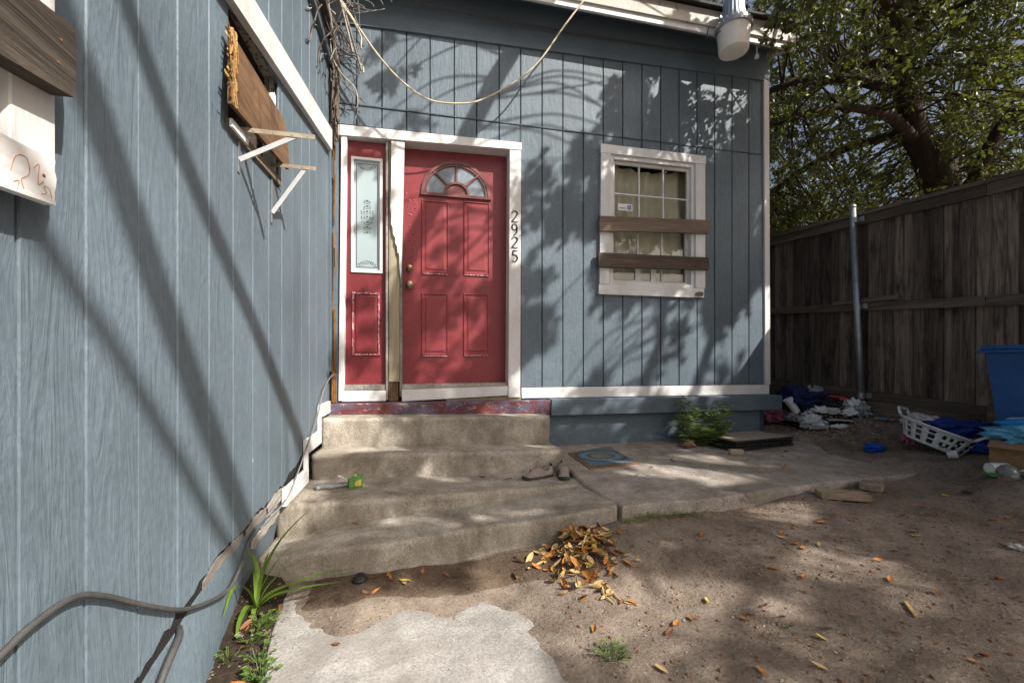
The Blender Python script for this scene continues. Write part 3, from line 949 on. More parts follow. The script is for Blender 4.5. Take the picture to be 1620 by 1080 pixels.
# ---- window
win = empty('window', (2.26, YB, 1.75)); win.parent = house; win.location -= WO[house.name]
put('casing', hexa([(1.69, YB - .045, 1.842), (1.79, YB - .045, 1.842), (1.79, YB - .0175, 1.842), (1.69, YB - .0175, 1.842), (1.705, YB - .045, 3.085), (1.805, YB - .045, 3.085), (1.805, YB - .0175, 3.085), (1.705, YB - .0175, 3.085)]), 'white_trim', win)
put('casing', bx(2.718, 2.828, YB - .045, YB - .0175, 1.842, 3.085, .003), 'white_trim', win)
put('casing', bx(1.700, 2.835, YB - .046, YB - .0175, 3.087, 3.172, .003), 'white_trim_h', win)
sill_poly = [(1.680, 1.745), (2.700, 1.745), (2.712, 1.752), (2.73, 1.748), (2.75, 1.757), (2.77, 1.751), (2.81, 1.750), (2.815, 1.840), (1.685, 1.840)]
put('casing', prism(sill_poly, back, .0175, .045), 'white_trim_h', win)
put('rotten_patch', prism([(2.70, 1.765), (2.74, 1.757), (2.80, 1.762), (2.805, 1.80), (2.76, 1.807), (2.715, 1.795)], back, .040, .0465), 'raw_tan', win)
put('frame', frame_ring(1.803, 2.716, 1.842, 3.085, .035, YB - .026, YB + .06), 'white_trim', win)
# sashes
def sash(z0, z1, y, cols_, rows):
    put('sash', frame_ring(1.839, 2.680, z0, z1, .026, y - .012, y + .012), 'white_trim', win)
    xs = [1.865 + (2.654 - 1.865) * i / cols_ for i in range(cols_ + 1)]
    zs = [z0 + .026 + (z1 - z0 - .052) * i / rows for i in range(rows + 1)]
    for i in range(1, cols_): put('muntin', bx(xs[i] - .007, xs[i] + .007, y - .010, y + .006, zs[0], zs[-1]), 'white_trim', win)
    for j in range(1, rows):
        for i in range(cols_): put('muntin', bx(xs[i] + .0072 * (i > 0), xs[i + 1] - .0072 * (i < cols_ - 1), y - .009, y + .005, zs[j] - .007, zs[j] + .007), 'white_trim_h', win)
    for i in range(cols_):
        for j in range(rows):
            put('pane', sheet(1, 1, lambda s, t: (xs[i] + .006 + s * (xs[i + 1] - xs[i] - .012), y + .001 + rnd.uniform(-.0012, .0012), zs[j] + .006 + t * (zs[j + 1] - zs[j] - .012))), 'window_glass', win, recalc=False)
sash(2.425, 3.045, YB + .018, 3, 2)
sash(1.880, 2.440, YB + .044, 3, 2)
put('glass_sticker', bx(1.905, 2.055, YB + .008, YB + .0095, 2.575, 2.640), 'paper', win)
put('sticker_mark', bx(2.000, 2.045, YB + .0066, YB + .0076, 2.585, 2.630), 'blue_ink', win)
put('sticker_mark', bx(1.915, 1.985, YB + .0066, YB + .0076, 2.592, 2.602), 'blue_ink', win)
for x in (2.10, 2.27):
    put('paper_slip', bx(x, x + .055, YB + .033, YB + .0345, 1.905, 2.02), 'paper', win)
# drapes pinned up behind the panes
def drape(s, t):
    x = 1.80 + s * .95
    z = 1.80 + t * 1.28
    f = .022 * math.sin(s * 34 + 2.2 * nz(s * 3, t * 2, 1)) + .05 * nz(s * 2.2, t * 1.6, 4) + .03 * (1 - t) * nz(s * 7, 2, t * 2)
    return (x, YB + .13 + f + .02 * t, z - .10 * t * t * (0.5 - abs(s - .5)) )
put('curtain', sheet(70, 40, drape), 'curtain', win, smooth=True, recalc=False)

# ---- left wing wall
WB = [(0.2, .20), (.9, .22), (1.318, .275), (1.522, .335), (1.728, .374), (1.957, .392), (2.3, .41), (2.513, .43), (2.9, .50), (3.395, .60), (3.9, .70)]
def wbot(y):
    for (a, za), (b, zb_) in zip(WB, WB[1:]):
        if y <= b: return za + (zb_ - za) * (y - a) / (b - a)
    return .7
ZT = 3.52
H0, H1, HZ0, HZ1 = 1.85, 2.46, 2.03, 2.56
def lw(y0, y1, z0, z1): return bx(XL - .05, XL + .008, y0, y1, z0, z1)
wall_l = put('wall', join(hexa([(XL - .05, -3, .2), (XL + .008, -3, .2), (XL + .008, H0, .40), (XL - .05, H0, .40), (XL - .05, -3, ZT), (XL + .008, -3, ZT), (XL + .008, H0, ZT), (XL - .05, H0, ZT)]),
    lw(H0, H1, .45, HZ0), lw(H0, H1, HZ1, ZT), hexa([(XL - .05, H1, .45), (XL + .008, H1, .45), (XL + .008, 3.848, .70), (XL - .05, 3.848, .70), (XL - .05, H1, ZT), (XL + .008, H1, ZT), (XL + .008, 3.848, ZT), (XL - .05, 3.848, ZT)]),
    bx(-5, XL - .05, 3.7, 3.75, .1, 3.6), bx(-5, XL - .05, -3.0, -2.95, .1, 3.6), bx(-5.05, -5, -3.0, 3.75, .1, 3.6)), 'groove', house)
GL = [-3.0 + .203 * i for i in range(19)]
GL = [g for g in GL if g < .70] + [.755, .955, 1.118, 1.302, 1.487, 1.691, 1.891, 2.10, 2.31, 2.515, 2.72, 2.92, 3.12, 3.32, 3.52, 3.70, 3.80]
for i in range(len(GL) - 1):
    g = .0042 if GL[i] < 1.6 else .0034
    a, b = GL[i] + g, GL[i + 1] - g
    rag = .012 if a > .9 else .002
    if b < H0 or a > H1:
        put('siding_board', siding_board(left, a, b, 0, ZT, rag=rag, zb=wbot, cols=5), 'siding', wall_l)
    else:
        put('siding_board', siding_board(left, a, b, 0, HZ0 - .03, rag=rag, zb=wbot, ragtop=.01, cols=5), 'siding', wall_l)
        put('siding_board', siding_board(left, a, b, HZ1 - .01, ZT, rag=.014, cols=5), 'siding', wall_l)
        if a < H0 - .02: put('siding_board', siding_board(left, a, H0, HZ0 - .03, HZ1 - .01), 'siding', wall_l)
        if b > H1 + .02: put('siding_board', siding_board(left, H1, b, HZ0 - .03, HZ1 - .01), 'siding', wall_l)
put('wall_cavity', join(bx(XL - .34, XL - .32, H0 - .1, H1 + .1, HZ0 - .1, HZ1 + .1), bx(XL - .32, XL - .052, H0 - .10, H0 - .08, HZ0 - .1, HZ1 + .1), bx(XL - .32, XL - .052, H1 + .02, H1 + .04, HZ0 - .1, HZ1 + .1), bx(XL - .32, XL - .052, H0 - .08, H1 + .02, HZ1 + .02, HZ1 + .04), bx(XL - .32, XL - .052, H0 - .08, H1 + .02, HZ0 - .04, HZ0 - .02)), 'plank_dark', house)
put('opening_jamb', bx(XL - .05, XL + .006, H1 - .028, H1 - .002, HZ0 + .02, HZ1 - .08, .002), 'white_trim', house)
put('opening_sill', hexa([(XL - .05, H0 - .02, HZ0 - .052), (XL + .030, H0 - .02, HZ0 - .052), (XL + .030, H1, HZ0 - .020), (XL - .05, H1, HZ0 - .020), (XL - .05, H0 - .02, HZ0 - .014), (XL + .030, H0 - .02, HZ0 - .014), (XL + .030, H1, HZ0 + .018), (XL - .05, H1, HZ0 + .018)]), 'raw_tan', house)
put('opening_trim', hexa([(XL + .031, H0 - .03, HZ0 - .050), (XL + .042, H0 - .03, HZ0 - .050), (XL + .042, 1.98, HZ0 - .044), (XL + .031, 1.98, HZ0 - .044), (XL + .031, H0 - .03, HZ0 - .020), (XL + .042, H0 - .03, HZ0 - .020), (XL + .042, 1.98, HZ0 - .014), (XL + .031, 1.98, HZ0 - .014)]), 'white_trim', house)
# long sloping white board on the left wall
put('rake_board', hexa([(XL + .0175, 1.55, 2.40), (XL + .05, 1.55, 2.40), (XL + .05, 3.74, 2.82), (XL + .0175, 3.74, 2.82), (XL + .0175, 1.55, 2.53), (XL + .05, 1.55, 2.53), (XL + .05, 3.74, 2.985), (XL + .0175, 3.74, 2.985)]), 'white_trim', house)
# rotten corner between the two walls
for k in range(16):
    y = YB - .02 - rnd.uniform(0, .035); x = XL + .019 + rnd.uniform(0, .05)
    z = rnd.uniform(.76, 2.9); L = rnd.uniform(.15, .6)
    w = rnd.uniform(.006, .018)
    put('rotten_strip', bar((x, y, z), (x + rnd.uniform(-.008, .008), y + rnd.uniform(-.006, .006), min(z + L, 3.05)), w, w * .8, up=(1, 0, 0), rag=.002), 'rot', house)
put('rotten_strip', bar((XL + .05, YB - .045, .76), (XL + .045, YB - .045, 1.02), .07, .03, up=(1, 0, 0), rag=.006), 'rot', house)
put('corner_strip', bx(XL + .018, XL + .034, YB - .060, YB - .024, 1.02, 3.0), 'siding_back', house)
# eave of the left wing
put('left_eave', bx(XL - .06, XL + .05, -3.0, 3.80, ZT - .005, ZT + .10), 'blue_trim', house)
put('roof', hexa([(-5.2, -3.1, 4.75), (XL + .10, -3.1, ZT + .10), (XL + .10, 3.80, ZT + .10), (-5.2, 3.80, 4.75), (-5.2, -3.1, 4.78), (XL + .10, -3.1, ZT + .13), (XL + .10, 3.80, ZT + .13), (-5.2, 3.80, 4.78)]), 'shingle', house)
# skirting below the siding: plywood sheet, loose grey strips
def skirt(s, t):
    y = 0.35 + t * 2.2
    top = wbot(y) - .050 + .016 * nz(0, y, 2, 7)
    k = min(1, max(0, (y - 1.6) / .6))
    xb = -.680 - .12 * k
    zb_ = -.05
    return (XL + .012 + (xb - XL - .012) * (1 - s), y, zb_ + (top - zb_) * s)
sk = put('skirting', sheet(6, 60, skirt), 'siding', house)
md = sk.modifiers.new('thickness', 'SOLIDIFY'); md.thickness = .010; md.offset = 0
put('gap_shade_strip', sheet(1, 40, lambda s, t: (XL + .0085, 1.0 + t * 1.9, wbot(1.0 + t * 1.9) - .09 + s * .10)), 'gap_shade_black', house)  # near-black strip stands in for the shade of an open gap
put('skirting_seam', tube([(-.706, .5, .10), (-.716, 1.3, .125), (-.74, 1.7, .16)], .0025, 5), 'white_trim', house)
for (y0, y1, dz, w) in ((1.66, 2.0, -.028, .040), (2.04, 2.30, -.035, .048), (2.28, 2.58, -.04, .07), (2.10, 2.48, -.115, .05)):
    n = 12
    bot = [(y0 + (y1 - y0) * i / n, wbot(y0 + (y1 - y0) * i / n) + dz - w / 2 + rnd.uniform(-.008, .008)) for i in range(n + 1)]
    top = [(y0 + (y1 - y0) * i / n, wbot(y0 + (y1 - y0) * i / n) + dz + w / 2 * math.sin(math.pi * (.12 + .80 * i / n)) + rnd.uniform(-.006, .006)) for i in range(n + 1)]
    put('loose_strip', prism(bot + top[::-1], left, .009, .0155), 'grey_strip', house)
# stepped white boards where the stairs meet the wall
for (y0, y1, z0, z1) in ((2.50, 2.94, .32, .415), (2.944, 2.985, .32, .60), (2.99, 3.33, .505, .60), (3.334, 3.37, .505, .785), (3.374, 3.70, .69, .785)):
    put('stair_trim', bx(XL + .019, XL + .044, y0, y1, z0, z1, .003), 'white_trim', house)

# ------------------------------------------------------------------ steps
steps = empty('concrete_steps', (0.2, 3.0, 0.0), 'worn concrete entrance steps below the red door', 'steps')
def step(front, yback, zbot, rad=.03, n=80):
    """front: list of (x, y, z) of the nosing"""
    def at(x):
        for a, b in zip(front, front[1:]):
            if x <= b[0] + 1e-9:
                t = (x - a[0]) / (b[0] - a[0]); t = t * t * (3 - 2 * t) if len(front) > 2 else t
                return a[1] + (b[1] - a[1]) * t, a[2] + (b[2] - a[2]) * t
        return front[-1][1], front[-1][2]
    x0, x1 = front[0][0], front[-1][0]
    V, F = [], []
    for i in range(n + 1):
        x = x0 + (x1 - x0) * i / n
        y, z = at(x)
        endr = max(0.0, (x - (x1 - .05)) / .05)
        y += .03 * endr ** 2
        wob = .012 * nz(x, y, z, 2.1) + .006 * nz(x, 1, z, 11)
        chip = max(0, nz(x * 1.0, z * 5, 7, 6) - .35) * .06
        prof = [(yback, z), ((yback * 2 + y) / 3, z - .004), (y + rad + chip + .025, z - .001), (y + rad + chip + .006, z)]
        for k in range(6):
            a = R(90 * k / 5)
            rr = rad + chip
            prof.append((y + rr - rr * math.sin(a), z - rr + rr * math.cos(a)))
        hh = z - rad - zbot
        prof.append((y + .001, z - rad - chip - .008))
        rad_ = rad + chip + .008; hh = z - rad_ - zbot
        for k in range(1, 7):
            prof.append((y + .006 * nz(x, z, k * .8, 9) + (.012 * (k / 6) if k < 6 else .014), z - rad_ - hh * k / 6))
        for q, (yy, zz) in enumerate(prof):
            V.append((x, yy + (wob if q > 1 else 0), zz + .004 * nz(x, yy, 3, 7) + .002 * nz(x, yy, zz, 31)))
    m = len(prof)
    for i in range(n):
        for k in range(m - 1):
            F.append((i * m + k, i * m + k + 1, (i + 1) * m + k + 1, (i + 1) * m + k))
    b0 = len(V)
    V += [(x0, yback, zbot), (x1, yback, zbot)]
    F.append(tuple(range(m)) + (b0,))
    F.append(tuple(n * m + k for k in range(m)) + (b0 + 1,))
    return V, F
put('step', step([(-.70, 3.445, .675), (1.108, 3.50, .640)], 3.80, .38, .026), 'step_concrete', steps, smooth=True)
put('step', step([(-.70, 3.155, .462), (1.095, 3.14, .420)], 3.60, .15, .028), 'step_concrete', steps, smooth=True)
put('step', step([(-.76, 2.60, .298), (.15, 2.66, .282), (1.085, 2.76, .262)], 3.35, .05, .028), 'step_concrete', steps, smooth=True)
put('step', step([(-.76, 2.31, .130), (-.285, 2.255, .175), (.578, 2.30, .213), (1.145, 2.30, .258)], 2.95, -.05, .022), 'step_concrete', steps, smooth=True)

# ------------------------------------------------------------------ fence
XF = 4.6
def ftop(y): return 2.557 + (y - 2.408) * .083
def fmid(y): return 1.585 + (y - 2.408) * .083
def fbot(y): return .690 + (y - 2.557) * .078
def fbase(y): return .47 + (y - 2.408) * .08
fence = empty('fence', (XF, 3.6, fbase(3.6)), 'tall weathered dark wooden board fence with galvanised pipe post', 'fence')
y = -4.0
k = 0
while y < 8.6:
    w = rnd.choice((.088, .138, .138, .10, .118))
    if y > 0.3:
        dx = .012 if k % 2 else .030
        jt, jb = rnd.uniform(-.012, .012), rnd.uniform(-.012, .012)
        x0 = XF + dx + rnd.uniform(-.003, .003); x1 = x0 + .016
        lean = rnd.uniform(-.004, .004)
        g = -.010 if k % 2 else rnd.uniform(.0, .003)
        put('board', hexa([(x0, y + g, fbot(y) - .02 + jb), (x0, y + w - g, fbot(y + w) - .02 + jb), (x1, y + w - g, fbot(y + w) - .02 + jb), (x1, y + g, fbot(y) - .02 + jb),
                           (x0, y + g + lean, ftop(y) - .02), (x0, y + w - g + lean, ftop(y + w) - .02), (x1, y + w - g + lean, ftop(y + w) - .02), (x1, y + g + lean, ftop(y) - .02)]), 'fence_wood', fence)
    y += w
    k += 1
def rail(f, y0, y1, dz0, dz1, x0, x1, name):
    put(name, hexa([(x0, y0, f(y0) + dz0), (x0, y1, f(y1) + dz0), (x1, y1, f(y1) + dz0), (x1, y0, f(y0) + dz0), (x0, y0, f(y0) + dz1), (x0, y1, f(y1) + dz1), (x1, y1, f(y1) + dz1), (x1, y0, f(y0) + dz1)]), 'fence_rail', fence)
for y0, y1 in ((.3, 2.62), (2.625, 3.60), (3.605, 6.0), (6.005, 8.6)):
    rail(fmid, y0, y1, -.045, .04, XF - .03, XF + .009, 'rail')
    rail(fbot, y0, y1, -.06, .035, XF - .026, XF + .009, 'rail')
    rail(ftop, y0, y1, -.105, -.012, XF - .020, XF + .009, 'top_trim')
    rail(ftop, y0, y1, -.010, .026, XF - .045, XF + .075, 'cap')
    rail(fbase, y0, y1, -.25, .155, XF - .018, XF + .012, 'kick_board')
put('loose_slat', bar((XF - .036, 3.28, fmid(3.28) + .075), (XF - .036, 3.95, fmid(3.95) + .045), .018, .045, rag=.008), 'fence_rail', fence)
post = put('post', tube([(XF - .075, 3.585, .35), (XF - .082, 3.635, 1.6), (XF - .088, 3.685, 2.74)], .030, 18), 'galvanised', fence, smooth=True)
put('post_cap', xf(lathe([(.033, 0), (.033, .022), (.022, .036), (.004, .042)], 18), Matrix.Translation((XF - .088, 3.685, 2.735))), 'galvanised', post, smooth=True)
for z, yy in ((fbot(3.6) - .015, 3.60), (fmid(3.62), 3.64), (ftop(3.66) - .06, 3.67)):
    c = join(tube([(XF - .079, yy, z - .028), (XF - .081, yy, z + .028)], .0335, 16), bx(XF - .050, XF - .032, yy - .075, yy - .02, z - .028, z + .028, .002))
    put('clamp', c, 'galvanised', post)
    for q in (-.014, .014):
        put('bolt', xf(lathe([(.008, 0), (.008, .005), (.003, .007)], 8), Matrix.Translation((XF - .050, yy - .048, z + q)) @ Matrix.Rotation(R(-90), 4, 'Y')), 'metal_grey', post)

# ------------------------------------------------------------------ security light
lc = Vector((2.835, 3.42, 4.0))
sl = empty('security_light', (lc.x, lc.y, 3.96), 'barn-style security light with ribbed metal head hanging from roof edge', 'lamp')
put('lens', xf(lathe([(.02, -.060), (.116, -.060), (.124, -.056), (.127, -.046), (.131, .02), (.137, .09), (.141, .150)], 40, (True, False)), Matrix.Translation(lc)), 'lamp_lens', sl, smooth=True)
put('rim', xf(lathe([(.144, .135), (.158, .140), (.160, .165), (.150, .178), (.140, .190)], 32, (False, False)), Matrix.Translation(lc)), 'metal_grey', sl, smooth=True)
ribs = []
V, F = [], []
SEG = 72
prof = [(.148, .178), (.128, .215), (.100, .235), (.088, .32), (.084, .40), (.05, .43), (.01, .435)]
for i, (r, z) in enumerate(prof):
    for q in range(SEG):
        a = 2 * math.pi * q / SEG
        rr = r * (1 + (.045 if q % 4 < 2 and 0 < i < 5 else 0))
        V.append(lc + Vector((rr * math.cos(a), rr * math.sin(a), z)))
F = [(i * SEG + q, i * SEG + (q + 1) % SEG, (i + 1) * SEG + (q + 1) % SEG, (i + 1) * SEG + q) for i in range(len(prof) - 1) for q in range(SEG)]
put('housing', (V, F), 'metal_grey', sl)
for q in range(24):
    a = 2 * math.pi * q / 24
    put('rim_tab', xf(bx(-.004, .004, -.010, .010, -.022, .022), Matrix.Translation(lc + Vector((.155 * math.cos(a), .155 * math.sin(a), .158))) @ Matrix.Rotation(a, 4, 'Z')), 'metal_grey', sl)
put('arm', tube(smoothline([lc + Vector((0, .06, .33)), lc + Vector((0, .12, .34)), (lc.x, 3.556, lc.z + .34)]), .018, 10), 'metal_grey', sl, smooth=True)
put('bracket_plate', bx(lc.x - .04, lc.x + .04, 3.545, 3.554, lc.z + .27, lc.z + .40), 'metal_grey', sl)
put('lamp_wire', tube(smoothline([(lc.x - .135, 3.42, 4.12), (lc.x - .18, 3.45, 4.07), (lc.x - .20, 3.52, 4.12), (lc.x - .16, 3.552, 4.24)]), .005, 6), 'cable_grey', sl, smooth=True)
# broken bulb-holder under the eave
bh = empty('eave_hook', (3.30, 3.66, 4.12), 'small pale hook under the eave beside the security light', 'hook')
put('hook_stem', tube([(3.30, 3.66, 4.245), (3.30, 3.66, 4.17)], .006, 8), 'lamp_lens', bh)
put('hook_bell', xf(lathe([(.022, -.005), (.020, .02), (.010, .04)], 12), Matrix.Translation((3.30, 3.66, 4.13))), 'lamp_lens', bh)

# ------------------------------------------------------------------ boards nailed on things
def plank_thing(name, vf, mat, label, cat, nails, grp=None):
    o = empty(name, vf[0][0], label, cat, grp)
    put('board', vf, mat, o)
    for p, ax in nails:
        put('nail', xf(lathe([(.0032, 0), (.0032, .001), (.001, .0015)], 8), Matrix.Translation(p) @ ax), 'rot', o)
    return o
AXB = Matrix.Rotation(R(90), 4, 'X')
AXL = Matrix.Rotation(R(90), 4, 'Y')
YW = YB - .046
def wplank(x0, x1, za0, za1, zb0, zb1):
    n = 10
    top, bot = [], []
    for i in range(n + 1):
        t = i / n; x = x0 + (x1 - x0) * t
        bot.append((x, za0 + (zb0 - za0) * t + rnd.uniform(-.002, .002)))
        top.append((x, za1 + (zb1 - za1) * t + rnd.uniform(-.002, .002)))
    return prism(bot + top[::-1], back, .0465, .078)
plank_thing('window_plank', wplank(1.675, 2.845, 2.335, 2.475, 2.385, 2.515), 'plank_window', 'upper weathered board nailed across the middle of the white window', 'plank', [((1.74, YB - .078, 2.40), AXB), ((2.78, YB - .078, 2.45), AXB), ((2.78, YB - .078, 2.41), AXB)])
plank_thing('window_plank', wplank(1.665, 2.845, 1.995, 2.130, 2.022, 2.145), 'plank_window', 'lower weathered board nailed across the bottom of the white window', 'plank', [((1.73, YB - .078, 2.06), AXB), ((2.78, YB - .078, 2.09), AXB), ((2.78, YB - .078, 2.05), AXB)])

# boarded window at the near end of the left wall
lwin = empty('boarded_window', (XL + .02, .55, 1.2), 'white casing of a boarded-up window on the left wall', 'window')
put('casing', bx(XL + .018, XL + .048, .90, .995, 1.395, 2.6, .003), 'white_trim', lwin)
put('casing', bx(XL + .018, XL + .048, -.35, -.26, 1.30, 2.6, .003), 'white_trim', lwin)
put('casing', bx(XL + .018, XL + .048, -.35, .995, 2.604, 2.69, .003), 'white_trim', lwin)
put('pane', bx(XL + .018, XL + .024, -.258, .898, 1.30, 2.6), 'fan_glass', lwin)
def lplank(y0, y1, z0a, z1a, z0b, z1b, d0, d1, jag=.004):
    n = 10
    bot = [(y0 + (y1 - y0) * i / n + (rnd.uniform(-jag, jag) if i == n else 0), z0a + (z0b - z0a) * i / n + rnd.uniform(-.0015, .0015)) for i in range(n + 1)]
    top = [(y0 + (y1 - y0) * i / n, z1a + (z1b - z1a) * i / n + rnd.uniform(-.0015, .0015)) for i in range(n + 1)]
    end = [(y1 + rnd.uniform(-jag, jag), z0b + (z1b - z0b) * q / 5) for q in range(1, 5)]
    return prism(bot + end + top[::-1], left, d0, d1)
plank_thing('thick_plank', lplank(-.4, .985, 1.39, 1.525, 1.588, 1.721, .0485, .086), 'plank_dark', 'thick dark weathered plank nailed across the boarded window on the left wall', 'plank', [((XL + .086, .95, 1.675), AXL), ((XL + .086, .945, 1.63), AXL)])
plank_thing('white_plank', lplank(-.4, .966, 1.28, 1.40, 1.376, 1.458, .0485, .067), 'white_trim_h', 'peeling white board with red scribbles below the thick dark plank', 'plank', [((XL + .067, .94, 1.42), AXL)])
# scribbles on it
wp = [o for o in col.objects if o.name.startswith('white_plank')][0]
for s in ([(.875, 1.40), (.885, 1.43), (.905, 1.435), (.91, 1.41), (.895, 1.395), (.90, 1.38)], [(.92, 1.425), (.93, 1.435), (.928, 1.40), (.94, 1.41)], [(.935, 1.385), (.945, 1.39), (.94, 1.40), (.952, 1.40), (.957, 1.385)], [(.88, 1.385), (.89, 1.39), (.888, 1.375)]):
    put('scribble', tube(smoothline([(XL + .0672, a, b) for a, b in s], 5), .0007, 4), 'orange_plastic', wp)

# torn plywood panel in the wall opening
pw = empty('plywood_panel', (XL + .03, 1.8, 2.0), 'torn brown plywood panel sagging out of the hole in the left wall', 'panel')
poly = [(1.735, 2.02), (2.43, 2.088), (2.455, 2.20), (2.435, 2.28), (2.40, 2.335), (1.79, 2.315)]
def pfn(u, z, d): return Vector((XL + .035 + d + .012 * (u - 1.7) + (2.33 - z) * .07, u, z))
put('sheet', prism(poly, pfn, 0.0, .014), 'plywood', pw)
for k in range(70):
    z = 2.025 + .30 * rnd.random()
    u = 1.742 + .055 * (z - 2.02) / .3
    if k % 3:       # upright fibres of the torn ply
        L = rnd.uniform(.02, .10); z = min(z, 2.33 - L)
        a_, b_ = pfn(u + rnd.uniform(-.022, .050), z, .0145), pfn(u + rnd.uniform(-.022, .050) * .6, z + L, rnd.uniform(.0145, .024))
    else:           # ends sticking out
        a_, b_ = pfn(u + .02, z, rnd.uniform(.004, .012)), pfn(u - rnd.uniform(.008, .04), z + rnd.uniform(-.015, .015), rnd.uniform(.0, .02))
    put('splinter', bar(a_, b_, rnd.uniform(.004, .011), rnd.uniform(.0015, .004), up=(1, 0, 0), rag=.0015), 'splinter' if k % 5 else 'rot', pw)

# metal shelf brackets below the hole
def bracket(y, z, L, zl, label, lean=0):
    o = empty('shelf_bracket', (XL + .018, y, zl), label, 'bracket')
    x0 = XL + .019
    put('arm', join(bx(x0, x0 + L, y - .002, y + .020, z - .003, z), bx(x0, x0 + L, y - .002, y, z - .018, z - .003)), 'rust_metal', o)
    put('wall_leg', bx(x0, x0 + .003, y - .001, y + .019, zl - .05, z - .019), 'metal_grey', o)
    put('strut', bar((x0 + .005, y + .004, zl), (x0 + L * .74, y + .004, z - .012), .020, .005, up=(0, 1, 0)), 'lamp_grey', o)
    for q in (.2, .45, .7, .9):
        put('rivet', xf(lathe([(.004, 0), (.003, .002)], 8), Matrix.Translation((x0 + L * q, y - .002, z - .010)) @ AXB), 'rust_metal', o)
bracket(1.93, 2.035, .29, 1.905, 'metal shelf bracket with rusty arm tip under the torn end of the plywood')
bracket(2.335, 2.075, .21, 1.83, 'metal shelf bracket under the far corner of the plywood panel')

# ------------------------------------------------------------------ wires, vines and cables
def wire(name, pts, r, mat, label, cat='cable', seg=7, n=6):
    return tag(put(name, tube(smoothline(pts, n), r, seg), mat, smooth=True), label, cat)
wire('hanging_wire', [(-.62, 3.60, 4.02), (-.53, 3.60, 3.86), (-.30, 3.58, 3.535), (-.10, 3.56, 3.33), (.10, 3.56, 3.225), (.32, 3.56, 3.225), (.52, 3.57, 3.285), (.80, 3.57, 3.47), (1.02, 3.57, 3.68), (1.25, 3.56, 4.02), (1.43, 3.548, 4.27)], .0075, 'wire_beige', 'sagging beige wire slung from the corner eave to the fascia above the door')
wire('hanging_wire', [(-.60, 3.70, 3.95), (-.50, 3.74, 3.75), (-.46, 3.78, 3.5), (-.48, 3.80, 3.25), (-.505, 3.806, 3.12)], .003, 'cable_thin', 'thin pale string hanging down the siding above the sidelight')
wire('eave_cable', [(-.68, 3.60, 4.13), (-.3, 3.68, 4.14), (.3, 3.74, 4.13), (1.2, 3.78, 4.155), (2.0, 3.785, 4.17), (3.3, 3.785, 4.20)], .006, 'cable_grey', 'thin dark cable stapled along under the eave')
lv = gz
wire('power_cable', [(-.690, .35, .60), (-.690, .80, .575), (-.690, .96, .602), (-.690, 1.06, .600), (-.690, 1.15, .555), (-.690, 1.30, .452), (-.690, 1.46, .352), (-.688, 1.62, .285), (-.68, 1.78, .25), (-.69, 1.92, .275), (-.70, 2.02, .32), (-.71, 2.12, .345)], .0068, 'cable_grey', 'grey power cable sagging along the left wall into the skirting gap')
wire('thick_cable', [(-.69, .90, .06), (-.685, 1.15, .085), (-.68, 1.28, .17), (-.68, 1.38, .245), (-.69, 1.46, .272), (-.72, 1.52, .27)], .0100, 'cable_grey', 'thick dark cable coming out of the skirting by the soil bed')
wire('thin_cable', [(-.64, 3.79, .98), (-.655, 3.70, 1.0), (-.668, 3.55, .96), (-.672, 3.38, .88), (-.676, 3.18, .70), (-.678, 2.92, .56), (-.679, 2.72, .45), (-.684, 2.50, .36), (-.70, 2.30, .33), (-.71, 2.2, .32)], .0045, 'cable_thin', 'thin grey cable looping from the rotten corner down along the stair trim')
vn = empty('dry_vine', (-.62, 3.70, 3.0), 'tangle of dead vines and wires hanging in the corner under the eaves', 'vine')
for k in range(60):
    x = -.69 + rnd.random() * .10; yy = rnd.uniform(3.15, 3.80)
    z = rnd.uniform(3.55, 4.15)
    pts = [Vector((x, yy, z))]
    d = Vector((rnd.uniform(-.3, .5), rnd.uniform(-.6, .5), rnd.uniform(-1.2, .2)))
    for q in range(7):
        d = (d + Vector((rnd.uniform(-.6, .6), rnd.uniform(-.6, .6), rnd.uniform(-.6, .35)))).normalized()
        p = pts[-1] + d * rnd.uniform(.03, .12)
        p.x = min(max(p.x, XL + .026), -.42); p.y = min(max(p.y, 3.0), 3.81)
        pts.append(p)
    put('strand', tube(smoothline(pts, 3), rnd.choice((.002, .003, .003, .005)), 5), rnd.choice(('dry_vine', 'dry_vine', 'cable_thin', 'wire_beige')), vn, smooth=True)
for k in range(22):
    x = XL + .03 + rnd.uniform(0, .05); yy = 3.79 - rnd.uniform(0, .05)
    pts = [(x, yy, 3.75)]
    for q in range(6):
        pts.append((x + rnd.uniform(-.015, .03), min(3.81, yy + rnd.uniform(-.02, .02)), 3.75 - (q + 1) * rnd.uniform(.10, .15)))
    put('strand', tube(smoothline(pts, 3), rnd.choice((.003, .005, .007)), 5), 'dry_vine', vn, smooth=True)
for a, b in (((-.62, 3.55, 4.05), (-.50, 3.62, 3.56)), ((-.60, 3.58, 4.0), (-.44, 3.66, 3.45)), ((-.66, 3.3, 3.9), (-.60, 3.5, 3.4))):
    put('stick', bar(a, b, .016, .012, rag=.003), 'grey_strip', vn)
for k in range(4):
    c = Vector((-.50 + .05 * k, 3.62, 3.92 + .03 * k)); rr = .09 + .02 * k
    put('wire_loop', tube([c + Vector((rr * math.cos(a * .3), .03 * math.sin(a * .2), rr * .6 * math.sin(a * .3))) for a in range(19)], .0035, 5), 'cable_thin', vn, smooth=True)

